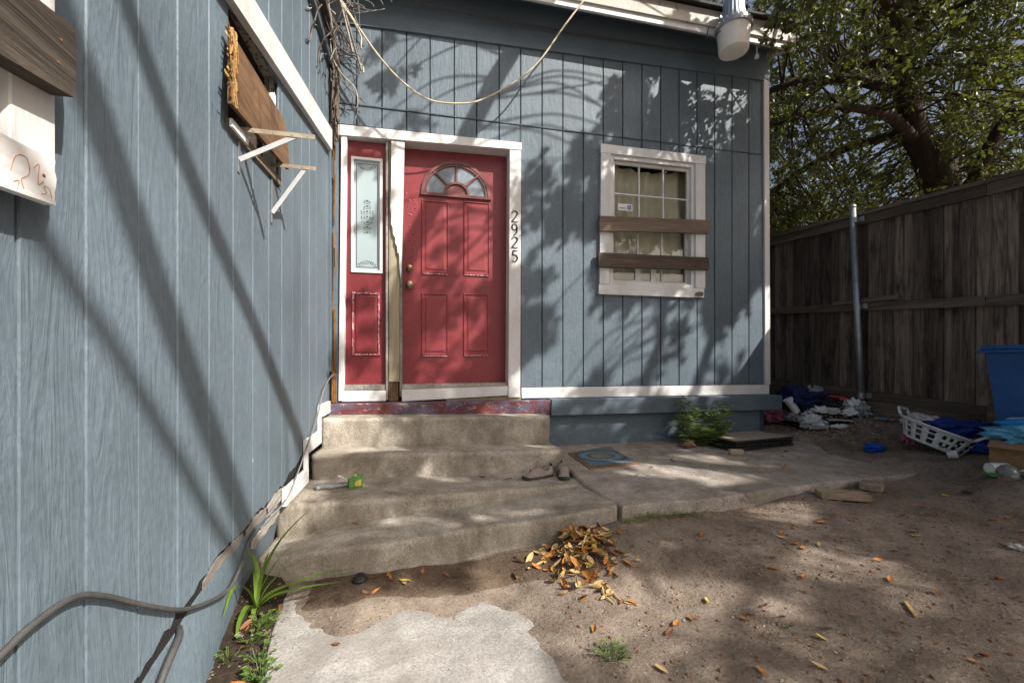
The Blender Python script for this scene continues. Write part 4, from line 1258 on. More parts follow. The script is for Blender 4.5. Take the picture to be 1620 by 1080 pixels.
# ------------------------------------------------------------------ trees
LR = random.Random(5)
class Leaves:
    def __init__(s): s.V = []; s.F = []
    def leaf(s, p, d, L, W, up):
        d = d.normalized(); sd_ = d.cross(up)
        if sd_.length < 1e-3: sd_ = Vector((1, 0, 0))
        sd_.normalize(); u = sd_.cross(d)
        n = len(s.V)
        s.V += [p, p + d * L * .45 + sd_ * W * .5 + u * L * .07, p + d * L, p + d * L * .45 - sd_ * W * .5 + u * L * .07, p + d * L * .5 - u * L * .02]
        s.F += [(n, n + 1, n + 4), (n + 1, n + 2, n + 4), (n + 2, n + 3, n + 4), (n + 3, n, n + 4)]
def rv(r=LR): return Vector((r.gauss(0, 1), r.gauss(0, 1), r.gauss(0, 1)))

def grow(name, trunk, limbs, clusters, label, leafmat='oak_leaf', leafsize=.05, twigs=6, per=13, group=None, spread=.34, thin=.02, tip=False):
    """trunk: (points, radii); limbs: list of (points, r0, r1); clusters: list of (centre, size)"""
    t = empty(name, trunk[0][0], label, 'tree', group)
    tp = smoothline(trunk[0], 5)
    tr_ = [trunk[1][0] + (trunk[1][1] - trunk[1][0]) * (i / (len(tp) - 1)) for i in range(len(tp))]
    V, F = tube(tp, tr_, 16)
    V = [v + Vector((nz(v.x, v.y, v.z, 4), nz(v.y, v.x, v.z, 4), 0)) * .03 for v in V]
    put('trunk', (V, F), 'bark', t, smooth=True)
    nodes = []
    for pts, r0, r1 in limbs:
        sp = smoothline(pts, 7)
        sp = [p + Vector((nz(p.x, p.y, p.z, 2.2), nz(p.z, p.y, p.x, 2.2), nz(p.y, p.z, p.x, 2.2))) * .06 if 0 < i else p for i, p in enumerate(sp)]
        rr = [r0 + (r1 - r0) * i / (len(sp) - 1) for i in range(len(sp))]
        put('limb', tube(sp, rr, 9), 'bark', t, smooth=True)
        nodes += list(zip(sp, rr))
    LB = Leaves()
    tw = []
    for c, size in clusters:
        c = Vector(c)
        best = min(nodes, key=lambda n_: (n_[0] - c).length * (1.0 if n_[0].z <= c.z + .8 else 1.3))
        a = best[0]
        m = a.lerp(c, .5) + Vector((0, 0, .15 * (c - a).length)) + rv() * .05
        br = smoothline([a, m, c], 5)
        tw.append(tube(br, [min(best[1] * .6, thin), .005], 5, False))
        base_dir = (c - m).normalized()
        for q in range(twigs):
            s0 = br[LR.randrange(len(br) // 2, len(br))] if not tip else br[-1] + rv() * .035
            d = (base_dir * .7 + rv() * .75 + Vector((0, 0, -.12))).normalized()
            L = size * LR.uniform(.6, 1.25)
            droop = Vector((0, 0, -LR.uniform(0, .35) * L))
            e = s0 + d * L + droop
            tl = [s0, s0.lerp(e, .5) - droop * .3, e]
            tl = smoothline(tl, 3)
            tw.append(tube(tl, [.004, .0015], 4, False))
            for z in range(per):
                f = LR.uniform(.15, 1.0) * (len(tl) - 1)
                i = min(int(f), len(tl) - 2)
                p = tl[i].lerp(tl[i + 1], f - i)
                ld = (d * .8 + rv() * .6).normalized()
                s = leafsize * LR.uniform(.7, 1.3)
                LB.leaf(p + rv() * .008, ld, s, s * LR.uniform(.48, .66), rv().normalized())
    put('twigs', join(*tw), 'bark', t, recalc=False)
    put('crown', (LB.V, LB.F), leafmat, t, recalc=False)
    return t

# the oak beyond the fence, seen above it
cl = []
while len(cl) < 660:
    p = Vector((LR.uniform(-1, 1), LR.uniform(-1, 1), LR.uniform(-1, 1)))
    r = p.length
    if r > 1 or LR.random() > .25 + .75 * r: continue
    c = Vector((6.9 + p.x * 3.3, 5.6 + p.y * 3.6, 5.2 + p.z * 2.7))
    if c.x < 3.9 and c.z < 4.7: continue
    if c.x < 4.9 and c.z < 3.6: continue
    if c.x < 3.9 and c.y > 3.2 and c.z < 5.6: continue
    if c.y < 3.2 and c.z < 3.4: continue
    cl.append((c, LR.uniform(.4, .65)))
for _ in range(90):     # low skirt of foliage behind the house corner
    cl.append((Vector((LR.uniform(4.9, 8.0), LR.uniform(6.0, 8.5), LR.uniform(2.4, 4.2))), .55))
for c in ((3.45, 3.15, 4.45), (3.62, 3.05, 4.60), (3.8, 3.3, 4.3), (3.7, 2.7, 4.9), (4.0, 2.9, 4.4), (4.3, 3.1, 4.2), (4.2, 2.6, 4.6), (4.5, 3.4, 3.9), (4.0, 3.5, 4.7)):
    cl.append((Vector(c), .38))
for c in ((3.10, 3.25, 4.02), (3.35, 3.25, 3.98), (3.30, 3.30, 4.2)):
    cl.append((Vector(c), .14))
grow('oak_tree', ([(7.35, 4.6, .3), (7.25, 4.6, 2.2), (7.1, 4.6, 3.5), (6.75, 4.65, 4.4), (6.6, 4.8, 5.6), (6.7, 5.2, 7.0)], (.24, .08)),
     [([(6.85, 4.64, 4.15), (6.1, 4.5, 4.35), (5.2, 4.4, 4.3), (4.4, 4.5, 4.1)], .085, .02),
      ([(6.75, 4.65, 4.4), (6.0, 4.2, 4.85), (5.0, 3.7, 5.0), (4.0, 3.2, 5.0), (3.3, 2.95, 4.75)], .09, .012),
      ([(6.65, 4.7, 4.9), (5.9, 5.2, 5.3), (5.0, 5.9, 5.3)], .09, .03),
      ([(7.2, 4.6, 2.9), (7.9, 4.9, 3.9), (8.8, 5.6, 4.9), (9.6, 6.0, 5.6)], .13, .03),
      ([(7.2, 4.6, 2.9), (7.6, 4.2, 4.2), (7.6, 3.2, 5.2), (7.2, 2.4, 5.8)], .11, .03),
      ([(6.6, 4.8, 5.4), (7.2, 6.2, 6.2), (7.4, 7.6, 6.2)], .08, .02),
      ([(6.8, 4.66, 4.3), (6.4, 5.8, 4.4), (6.0, 7.0, 3.9), (5.6, 7.9, 3.4)], .07, .02),
      ([(6.62, 4.8, 5.6), (5.6, 4.4, 6.4), (4.8, 4.2, 6.9)], .06, .02)],
     cl, 'spreading live oak behind the fence with dark leaning trunk', per=19, twigs=8, leafsize=.062)

# a second oak further along the fence; its boughs dapple the yard and the walls
KX, KY = SUN.x / SUN.z, SUN.y / SUN.z
# places where the crown is open and the sun comes through, as lines on the ground: (points, half width)
GAPS = [([(2.02, 2.45), (1.93, 2.02), (2.0, 1.75), (2.12, 1.58)], .11), ([(1.60, 1.98), (1.79, 1.76), (1.88, 1.50), (2.02, 1.26)], .11),
        ([(0.98, 1.80), (1.10, 1.64), (1.26, 1.50)], .13), ([(2.32, 2.22), (2.48, 2.08), (2.55, 1.90)], .07), ([(1.02, 1.42), (1.22, 1.34), (1.44, 1.26), (1.68, 1.10)], .12),
        ([(0.72, 1.78), (0.85, 1.58), (0.92, 1.40)], .14), ([(1.27, 3.08), (1.70, 3.05), (1.98, 2.66)], .12), ([(1.45, 3.44), (2.03, 3.42), (2.2, 3.05)], .10),
        ([(2.1, 4.05), (2.7, 3.85)], .15), ([(2.9, 4.5), (2.1, 5.35)], .12), ([(2.25, 4.35), (1.5, 5.1)], .05)]
def seg_dist(px, py, a, b):
    dx, dy = b[0] - a[0], b[1] - a[1]
    t = max(0, min(1, ((px - a[0]) * dx + (py - a[1]) * dy) / (dx * dx + dy * dy)))
    return math.hypot(px - a[0] - t * dx, py - a[1] - t * dy)
def open_gap(qx, qy):
    for pts, w in GAPS:
        for a, b in zip(pts, pts[1:]):
            if seg_dist(qx, qy, a, b) < w + .13 + .03 * nz(qx, qy, 1, 6): return True
    if qy < 4.4:
        if qx > 1.25 and qy < 2.3: return noise.fractal(Vector((qx * 3.0, qy * .9, 8.1)), .8, 2.0, 3) < -.42
        return noise.fractal(Vector((qx * 2.2, qy * 2.2, 3.3)), .8, 2.0, 3) < -.02
    u, v = (qx * .8 + qy * .6) * 2.4, (qy * .8 - qx * .6) * 1.5
    return noise.fractal(Vector((u, v, 3.3)), .8, 2.0, 3) < .05 + .08 * (LR.random() - .5)
def shade_density(qx, qy):
    """how leafy the crown is over the spot whose sunlight it catches"""
    if 1.25 < qx < 3.4 and 0.2 < qy < 2.4: return .75 if qy > 1.2 else .28        # over the bare dirt
    if 1.3 < qx < 3.6 and 2.4 <= qy < 4.3: return .70        # patio
    if -.7 < qx < 1.3 and 2.25 < qy < 4.2: return .34        # steps
    if .55 < qx <= 1.3 and 0.4 < qy < 2.3: return .40
    # house wall: qx = X - KX*Z, qy = YB - KY*Z
    Z = (qy - YB) / -KY
    X = qx + KX * Z
    if .6 < Z < 3.9 and -.8 < X < 3.7:
        if X < -.1: return .04
        if X < .9: return .28 if Z < 1.9 else .02
        if X < 1.35: return .34 if Z < 2.9 else .05
        if X < 2.0: return .60 if Z < 3.2 else .18
        return .72
    return 0.0
cl2 = []
tries = 0
while len(cl2) < 1700 and tries < 120000:
    tries += 1
    qx, qy = LR.uniform(-4, 3.6), LR.uniform(0.2, 7.4)
    if LR.random() > shade_density(qx, qy): continue
    if open_gap(qx, qy): continue
    z = LR.uniform(4.2, 6.4)
    c = Vector((qx + KX * z, qy + KY * z, z))
    if c.y > 0.53 * c.x - .9 and c.z < 5.0 and c.x < 4.6: continue
    cl2.append((c, LR.uniform(.08, .15)))
grow('oak_tree', ([(7.0, -1.3, .2), (6.95, -1.3, 1.8), (6.8, -1.25, 3.4), (6.5, -1.2, 4.4)], (.26, .16)),
     [([(6.7, -1.23, 3.9), (6.0, -.4, 4.6), (5.3, .7, 5.0), (4.7, 1.7, 5.1)], .09, .015),
      ([(6.5, -1.2, 4.4), (5.6, -.9, 5.0), (4.4, -.5, 5.3), (3.3, .2, 5.45), (2.75, .95, 5.5), (2.15, 2.4, 5.5), (1.9, 3.0, 5.5)], .11, .065),
      ([(6.5, -1.2, 4.4), (5.4, -1.9, 5.1), (4.4, -2.45, 5.5), (3.5, -2.40, 5.5), (2.45, -2.22, 5.5), (1.9, -2.1, 5.55)], .11, .05),
      ([(5.6, -1.5, 5.0), (4.4, -1.1, 5.35), (3.25, -1.45, 5.5), (2.7, -1.62, 5.5), (2.23, -1.84, 5.5), (1.8, -1.95, 5.55)], .08, .035),
      ([(3.9, -2.5, 5.5), (3.0, -2.75, 5.6), (2.1, -2.75, 5.7)], .04, .02),
      ([(6.5, -1.2, 4.4), (6.7, -2.4, 5.2), (6.6, -3.6, 5.6)], .09, .03),
      ([(6.5, -1.2, 4.4), (6.3, .2, 5.4), (5.8, 1.6, 5.9)], .08, .02),
      ([(6.5, -1.2, 4.4), (6.0, -2.2, 4.9), (5.2, -2.9, 5.0)], .06, .02)],
     cl2, 'live oak standing further along behind the fence, boughs over the yard', per=18, twigs=7, group=None, leafsize=.060, thin=.012, tip=True)

# paler trees further off behind the neighbour's yard
for i, (bx_, by_, h, lab) in enumerate(((9.0, 13.0, 5.5, 'pale green tree in the distance behind the house corner'), (15.5, 13.0, 7.5, 'sunlit yellow-green tree far behind the oak trunk'))):
    cc = []
    for _ in range(90):
        p = rv(); p.normalize(); p *= LR.uniform(.4, 1)
        cc.append((Vector((bx_ + p.x * 3.2, by_ + p.y * 2.6, h * .62 + p.z * h * .42)), .8))
    grow('distant_tree', ([(bx_, by_, .2), (bx_ + .1, by_, h * .4), (bx_, by_ + .1, h * .8)], (.2, .06)), [([(bx_, by_, h * .3), (bx_ - 1.4, by_ - .4, h * .6)], .08, .03), ([(bx_, by_, h * .35), (bx_ + 1.5, by_ + .3, h * .65)], .08, .03), ([(bx_, by_, h * .45), (bx_ + .2, by_ - 1.2, h * .8)], .08, .03)], cc, lab, leafmat='oak_leaf_far', leafsize=.12, per=10, twigs=6)

# ------------------------------------------------------------------ small plants
def blade(pts, w, fold=.25):
    sp = smoothline(pts, 6)
    n = len(sp)
    V, F = [], []
    for i, p in enumerate(sp):
        t = i / (n - 1)
        d = (sp[min(i + 1, n - 1)] - sp[max(i - 1, 0)]).normalized()
        s = d.cross(Vector((0, 0, 1)))
        if s.length < .05: s = Vector((1, 0, 0))
        s.normalize(); u = s.cross(d)
        ww = w * (.55 + .45 * min(1, t * 4)) * (1 - t ** 3) + .0006
        V += [p - s * ww + u * ww * fold, p - u * ww * .0, p + s * ww + u * ww * fold]
    for i in range(n - 1):
        a = 3 * i
        F += [(a, a + 1, a + 4, a + 3), (a + 1, a + 2, a + 5, a + 4)]
    return V, F
lb = Vector((-.655, 1.985, .05))
lily = empty('strap_leaf_plant', lb, 'bright green strap-leaved lily plant growing at the foot of the steps', 'plant')
for pts, w in (
        ([(0, 0, 0), (.05, .02, .06), (.20, .10, .075), (.36, .17, .065)], .013),
        ([(0, 0, 0), (.06, .01, .05), (.18, .07, .045), (.32, .14, .02)], .012),
        ([(0, 0, 0), (.015, .03, .14), (.07, .10, .26), (.17, .20, .355)], .009),
        ([(0, 0, 0), (.02, .02, .10), (.08, .06, .20), (.15, .10, .245)], .004),
        ([(0, 0, 0), (.03, .02, .08), (.10, .08, .14), (.17, .12, .13)], .004),
        ([(0, 0, 0), (-.005, .03, .12), (-.03, .05, .21), (-.058, .05, .225)], .010),
        ([(0, 0, 0), (-.02, -.03, .10), (-.05, -.09, .15), (-.045, -.20, .10)], .010),
        ([(0, 0, 0), (-.01, .02, .10), (-.025, .03, .16), (-.045, .0, .17)], .008),
        ([(0, 0, 0), (-.015, -.05, .05), (-.02, -.12, .03), (-.01, -.18, .0)], .011),
        ([(0, 0, 0), (.005, -.04, .03), (.015, -.10, -.005)], .010),
        ([(0, 0, 0), (.02, .03, .17), (.03, .05, .22)], .006)):
    put('leaf', blade([lb + Vector(p) for p in pts], w), 'lily_leaf', lily, smooth=True, recalc=False)

def sprout(x, y, z, n, size, mat, name, label, cat='weed', group=None, h=.05, spread=.05):
    o = empty(name, (x, y, z), label, cat, group)
    L = Leaves(); st = []
    for k in range(n):
        a = LR.uniform(0, 6.28); rr = spread * math.sqrt(LR.random())
        p = Vector((x + rr * math.cos(a), y + rr * math.sin(a), z + LR.uniform(.2, 1) * h))
        st.append(tube([(x + rr * .3 * math.cos(a), y + rr * .3 * math.sin(a), z - .01), p], .0012, 4, False))
        d = Vector((math.cos(a), math.sin(a), LR.uniform(-.2, .4)))
        L.leaf(p, d, size * LR.uniform(.6, 1.2), size * LR.uniform(.5, .85), Vector((0, 0, 1)) + rv() * .3)
    put('stems', join(*st), mat, o, recalc=False)
    put('leaves', (L.V, L.F), mat, o, recalc=False)
    return o
for x, y, n, s, lab in ((-.60, 1.90, 40, .022, 'small clover-like sprouts right in front of the lily plant'), (-.615, 1.80, 16, .026, 'young round-leaved weed in the middle of the soil bed'), (-.52, 1.62, 26, .028, 'leafy weed on the soil bed against the edge of the walk'), (-.56, 1.71, 12, .022, 'tiny weed between round-leaved weed and walk edge'), (-.60, 1.47, 12, .036, 'broad-leaved seedling at the near end of the soil bed'), (-.66, 1.72, 14, .014, 'fine sprouts against the plywood skirting')):
    sprout(x, y, soilz(x, y), n, s, 'sprout_leaf', 'weed', lab, h=.04, spread=.045)
sprout(.68, 1.42, gz(.68, 1.42), 60, .016, 'weed_leaf', 'weed', 'grey-green low weed on the dirt beside the walk corner', h=.035, spread=.06)
sprout(1.40, 1.40, gz(1.4, 1.4), 5, .016, 'sprout_leaf', 'weed', 'single tiny green seedling alone on the bare dirt', h=.02, spread=.02)
sprout(2.92, 2.36, gz(2.92, 2.36), 14, .02, 'weed_leaf', 'weed', 'small weed tuft behind the two wood blocks at the slab edge', h=.03, spread=.05)
for i in range(7):
    x = 1.16 + i * .07; yy = 2.25 + rnd.uniform(-.03, .03)
    sprout(x, yy, gz(x, yy), 22, .014, 'weed_leaf', 'weed', 'low dusty weed along the front edge of the patio slab', group='dusty weeds along the slab edge', h=.03, spread=.05)

# leafy weeds with narrow fingered leaves against the foundation
def fingered(stems, label):
    b = Vector(stems[0][0])
    o = empty('leafy_weed', b, label, 'plant')
    L = Leaves(); st = []
    for a, tip in stems:
        a, tip = Vector(a), Vector(tip)
        ln = smoothline([a, a.lerp(tip, .5) + Vector((rnd.uniform(-.02, .02), rnd.uniform(-.02, .02), .02)), tip], 8)
        st.append(tube(ln, [.006, .002], 6, False))
        nn = len(ln)
        for i in range(2, nn):
            for q in range(3):
                ang = LR.uniform(0, 6.28)
                d = Vector((math.cos(ang), math.sin(ang), LR.uniform(.1, .7))).normalized()
                pl = LR.uniform(.03, .085) * (1.25 - i / nn)
                pp = ln[i] + d * pl
                st.append(tube([ln[i], pp], .0012, 4, False))
                side = d.cross(Vector((0, 0, 1))).normalized()
                for f in range(5):
                    aa = (f - 2) * .5
                    ld = (d * math.cos(aa) + side * math.sin(aa) + Vector((0, 0, -.25))).normalized()
                    s = LR.uniform(.055, .09) * (1 - .15 * abs(f - 2)) * (1.2 - .5 * i / nn)
                    L.leaf(pp, ld, s, s * .25, Vector((0, 0, 1)) + rv() * .3)
    put('stems', join(*st), 'weed_leaf', o, recalc=False)
    put('leaves', (L.V, L.F), 'weed_leaf', o, recalc=False)
fingered([((2.50, 3.62, .32), (2.46, 3.60, .76)), ((2.52, 3.60, .32), (2.53, 3.55, .66)), ((2.49, 3.60, .32), (2.42, 3.54, .60))], 'upright green weed with narrow leaves against the blue foundation')
fingered([((2.66, 3.56, .32), (2.80, 3.56, .70)), ((2.64, 3.55, .32), (2.68, 3.50, .62)), ((2.68, 3.57, .32), (2.93, 3.60, .66)), ((2.66, 3.54, .32), (2.80, 3.44, .54)), ((2.63, 3.53, .32), (2.58, 3.44, .48)), ((2.68, 3.53, .32), (2.70, 3.42, .45))], 'bushy green weed with narrow leaves between upright weed and black crate')

# ------------------------------------------------------------------ things on the patio and steps
SL = .325
# doormat
dm = empty('doormat', (1.48, 3.32, SL), 'worn blue and brown half-round patterned doormat at the foot of the house wall', 'doormat')
mp_ = [Vector((1.262, 3.50, 0)), Vector((1.262, 3.02, 0)), Vector((1.70, 3.08, 0)), Vector((1.72, 3.66, 0))]
def matpt(s, t, ins=0, z=0):
    s = ins + s * (1 - 2 * ins); t = ins + t * (1 - 2 * ins)
    p = mp_[0].lerp(mp_[3], s).lerp(mp_[1].lerp(mp_[2], s), t)
    return Vector((p.x, p.y, SLZ(p.x, p.y) + z + .004 * nz(p.x, p.y, 1, 9)))
put('rim', join(sheet(14, 14, lambda s, t: matpt(s, t, 0, .009)), prism([(q.x, q.y) for q in mp_], lambda u, v, d: (u, v, SLZ(u, v) + d), .001, .007)), 'mat_rim', dm)
put('pile', sheet(18, 18, lambda s, t: matpt(s, t, .05, .0145)), 'mat_pattern', dm, smooth=True)

# crate lying flat
cr = empty('flat_crate', (3.1, 3.5, SL), 'low black plastic crate with a grey cardboard lid beside the bushy weed', 'crate')
CM = TR((3.03, 3.49, SL + .003), rz=R(9))
cx, cy, ch = .36, .20, .085
for z0, z1 in ((0, .018), (.032, .046), (.060, .078)):
    put('crate_band', xf(join(bx(-cx, cx, -cy, -cy + .012, z0, z1), bx(-cx, cx, cy - .012, cy, z0, z1), bx(-cx, -cx + .012, -cy + .012, cy - .012, z0, z1), bx(cx - .012, cx, -cy + .012, cy - .012, z0, z1)), CM), 'black_plastic', cr)
put('crate_ribs', xf(join(*[bx(-cx + .03 + i * .055, -cx + .04 + i * .055, -cy + .003, -cy + .010, .018, .060) for i in range(13)]), CM), 'black_plastic', cr)
put('crate_floor', xf(bx(-cx + .012, cx - .012, -cy + .012, cy - .012, .002, .05), CM), 'black_plastic', cr)
put('lid', xf(sheet(12, 8, lambda s, t: ((s - .5) * 2 * cx * .985, (t - .5) * 2 * cy * .97, .081 + .004 * nz(s, t, 2, 4))), CM), 'cardboard_grey', cr)

def woodblock(x, y, z, lx, ly, lz, rz, label):
    o = empty('wood_block', (x, y, z), label, 'block')
    M_ = TR((x, y, z), rz=rz)
    put('block', xf(bx(-lx / 2, lx / 2, -ly / 2, ly / 2, 0, lz, .003), M_), 'block_wood', o)
    put('nail', xf(lathe([(.004, 0), (.003, .004)], 8), M_ @ Matrix.Translation((lx * .3, 0, lz - .0005))), 'rust_metal', o)
woodblock(2.66, 2.24, gz(2.66, 2.24) + .008, .27, .115, .040, R(-28), 'longer of two offcut wood blocks lying in the dirt at the slab front edge')
woodblock(2.99, 2.31, gz(2.99, 2.31) + .004, .13, .115, .045, R(30), 'shorter of two offcut wood blocks lying in the dirt at the slab front edge')
woodblock(2.66, 3.18, SLZ(2.66, 3.18) + .001, .115, .05, .045, R(-14), 'small wood block alone on the patio slab in front of the weeds')

# shoes: one lofted upper over a dark sole
def shoe(loc, rz, label):
    M_ = TR(loc, rz=rz)
    o = empty('shoe', loc, label, 'shoe', None)
    L = .265
    def half(t):   # half width of the sole along its length, heel t=0
        return .036 + .010 * math.sin(math.pi * min(1, t * 1.3)) * (1 if t > .4 else .2) + .004 * math.sin(t * 6) if t < .86 else (.036 + .010) * math.sqrt(max(0, 1 - ((t - .80) / .205) ** 2))
    ring = []
    n = 22
    out = []
    for i in range(n + 1):
        t = i / n
        w = half(t) if t > .06 else half(.06) * math.sqrt(max(0.05, 1 - ((.06 - t) / .075) ** 2))
        out.append((t, max(w, .003)))
    pl = [((t - .5) * L, w) for t, w in out] + [((t - .5) * L, -w) for t, w in reversed(out)]
    put('sole', xf(prism(pl, lambda u, v, d: (u, v, d + max(0, (u / L - .28)) * .06), 0.001, .020), M_), 'shoe_sole', o)
    # upper
    def hgt(t):
        if t < .12: return .072
        if t < .36: return .072 - (.016) * math.sin(math.pi * (t - .12) / .24)
        if t < .55: return .074 + .012 * math.sin(math.pi * (t - .36) / .19)
        return max(.020, .076 - .055 * ((t - .55) / .45) ** 1.1)
    V, F = [], []
    seg = 14
    for i, (t, w) in enumerate(out):
        h = hgt(t); x = (t - .5) * L
        zb_ = .020 + max(0, (t - .78)) * .016
        for k in range(seg + 1):
            a = math.pi * k / seg
            opening = .08 < t < .50
            yy = w * .97 * math.cos(a)
            zz = zb_ + (h - zb_) * math.sin(a) ** .75
            if opening and abs(math.cos(a)) < .62:
                zz = min(zz, zb_ + (h - zb_) * .35)
            V.append((x + .006 * math.sin(a) * (t < .1), yy, zz))
    for i in range(n):
        for k in range(seg):
            a = i * (seg + 1) + k
            F.append((a, a + 1, a + seg + 2, a + seg + 1))
    put('upper', xf((V, F), M_), 'shoe_suede', o, smooth=True)
    put('lining', xf(prism([((t - .5) * L, half(t) * .60) for t in (.09, .15, .25, .35, .45, .49)] + [((t - .5) * L, -half(t) * .60) for t in (.49, .45, .35, .25, .15, .09)], lambda u, v, d: (u, v, d), .040, .046), M_), 'shoe_sole', o)
    put('tongue', xf(bar((-.005, 0, .075), (-.030, 0, .105), .045, .006, up=(0, 1, 0)), M_), 'shoe_suede', o)
    put('heel_tab', xf(bx(-.5 * L - .002, -.5 * L + .006, -.012, .012, .03, .088, .002), M_), 'shoe_sole', o)
    put('stripe', xf(bar((.03, -.047, .030), (.045, -.030, .060), .012, .003, up=(0, 1, .3)), M_), 'shoe_sole', o)
shoe((.845, 2.985, .262), R(205), 'grey suede slip-on shoe on the step, toe pointing along it')
shoe((1.045, 3.00, .258), R(255), 'grey suede slip-on shoe standing beside its pair, toe pointing off the steps')

# drink carton and flattened bottle on the steps
ct = empty('juice_carton', (-.40, 2.91, .288), 'opened green and white drink carton lying on the step', 'carton')
CM = TR((-.40, 2.93, .291), rz=R(20), rx=R(0))
put('body', xf(hexa([(-.035, -.03, 0), (.05, -.03, 0), (.05, .03, 0), (-.035, .03, 0), (-.03, -.02, .055), (.045, -.035, .085), (.06, .02, .075), (-.03, .03, .05)]), CM), 'carton_green', ct)
put('flap', xf(sheet(3, 3, lambda s, t: (-.04 - s * .055, -.03 + t * .06, .045 + s * .035 + .01 * math.sin(s * 3))), CM), 'paper', ct)
put('print', xf(hexa([(.0, -.0325, .012), (.040, -.0325, .012), (.040, -.0315, .012), (.0, -.0315, .012), (.0, -.031, .045), (.038, -.036, .05), (.038, -.034, .05), (.0, -.030, .045)]), CM), 'carton_yellow', ct)
put('spout', xf(lathe([(.010, 0), (.010, .012), (.004, .013)], 12), CM @ Matrix.Translation((.01, 0, .066))), 'carton_yellow', ct)
def bottle_mesh(k=1.0):
    return lathe([(.004, 0), (.028, .002), (.031, .012), (.029, .05), (.031, .06), (.029, .085), (.031, .10), (.030, .13), (.020, .17), (.012, .185), (.012, .20)], 16)
def crushed(vf, seed, amt=.008, flat=.6):
    return [Vector((v.x * 1.15 + amt * nz(v.x, v.y, v.z + seed, 25), v.y * flat + amt * nz(v.y, v.z, v.x + seed, 25), v.z)) for v in vf[0]], vf[1]
def bottle(loc, rz, label, mat='bottle_clear', seed=1.0, ry=90):
    o = empty('plastic_bottle', loc, label, 'bottle')
    M_ = Matrix.Translation(Vector(loc) + Vector((0, 0, .020))) @ Matrix.Rotation(rz, 4, 'Z') @ Matrix.Rotation(R(ry), 4, 'Y') @ Matrix.Rotation(R(90), 4, 'Z')
    put('body', xf(crushed(bottle_mesh(), seed), M_), mat, o, smooth=True)
    put('cap', xf(lathe([(.013, .200), (.0135, .214), (.011, .216)], 14), M_), 'white_plastic', o)
bottle((-.62, 2.90, .291), R(10), 'flattened clear plastic bottle on the step beside the green carton')

# small dark ribbed cap by the steps
cap = empty('ribbed_cap', (-.27, 2.185, .03), 'round black ribbed cap lying below the lowest step', 'cap')
V, F = lathe([(.030, 0), (.034, .006), (.034, .018), (.028, .024), (.024, .034), (.012, .038), (.002, .038)], 36)
V = [Vector((v.x * (1 + .05 * (i % 2)), v.y * (1 + .05 * (i % 2)), v.z)) for i, v in enumerate(V)]
put('body', xf((V, F), TR((-.27, 2.185, gz(-.27, 2.185) + .002), rx=R(6))), 'black_plastic', cap)
put('ring', xf(lathe([(.0365, .004), (.038, .007), (.0365, .010)], 24, (False, False)), TR((-.27, 2.185, gz(-.27, 2.185) + .002), rx=R(6))), 'cable_grey', cap)

# ------------------------------------------------------------------ litter
def crumple(c, sx, sy, h, rz, mat, name, label, cat, n=9, seed=0, group=None, freq=9, lift=.0, parts=None):
    z0 = c[2]
    M_ = TR(c, rz=rz)
    if h / sx > .28:
        V, F = blob((0, 0, h * .42), sx * .5, sy * .5, h * .55, .75, seed, 4, 5.0, floor=0)
        o = put(name, xf((V, F), M_), mat, smooth=True)
        return tag(o, label, cat, group)
    def fn(s, t):
        x = (s - .5) * sx * (1 + .25 * nz(t * 3, seed, 1)); y = (t - .5) * sy * (1 + .25 * nz(s * 3, seed, 7))
        k = 1 - max(abs(s - .5), abs(t - .5)) * 1.2
        return (x + .10 * sx * nz(s * 2, t * 2, seed), y + .10 * sy * nz(t * 2, s * 2, seed + 3), .003 + lift * k + h * (.35 + .65 * k) * abs(nz(s * freq * .4, t * freq * .4, seed * 1.7) + .5 * nz(s * freq, t * freq, seed)) + h * .2 * k)
    V, F = sheet(n, n, fn)
    o = put(name, xf((V, F), M_), mat, recalc=False, smooth=True)
    md = o.modifiers.new('thickness', 'SOLIDIFY'); md.thickness = .0015
    return tag(o, label, cat, group)
G = gz
def gp(x, y, dz=.002): return (x, y, G(x, y) + dz)
crumple(gp(3.86, 2.96), .20, .13, .060, R(25), 'cloth_royal', 'cloth', 'royal blue cloth crumpled alone on the dirt right of the slab', 'cloth', n=16, seed=3)

# trash heap between house corner and fence
tv = [0]
def heapz(x, y): return G(x, y) + .14 * max(0, 1 - ((x - 4.28) / .40) ** 2 - ((y - 4.10) / .62) ** 2)
def heap(s, t):
    x = 3.75 + s * .85; yy = 3.35 + t * 1.6
    return (x, yy, heapz(x, yy) - .02 + .03 * nz(x, yy, 2, 12) + .012 * nz(x, yy, 5, 40))
tag(put('soil_heap', sheet(40, 60, heap), 'soil', smooth=True), kind='structure')
def hp(x, y, dz=.0): return (x, y, heapz(x, y) + dz)
cup = empty('foam_cup', hp(3.99, 3.86, .08), 'tall white foam cup leaning on the trash heap by the house corner', 'cup')
V, F = lathe([(.034, 0), (.036, .004), (.048, .165), (.050, .17), (.046, .168), (.034, .01), (.001, .008)], 24, (True, False))
CMx = TR(hp(3.99, 3.86, .10), rz=R(150), ry=R(32))
put('body', xf((V, F), CMx), 'foam_cup', cup, smooth=True)
put('rim', xf(lathe([(.0505, .166), (.052, .170), (.0505, .174)], 24, (False, False)), CMx), 'foam_cup', cup, smooth=True)
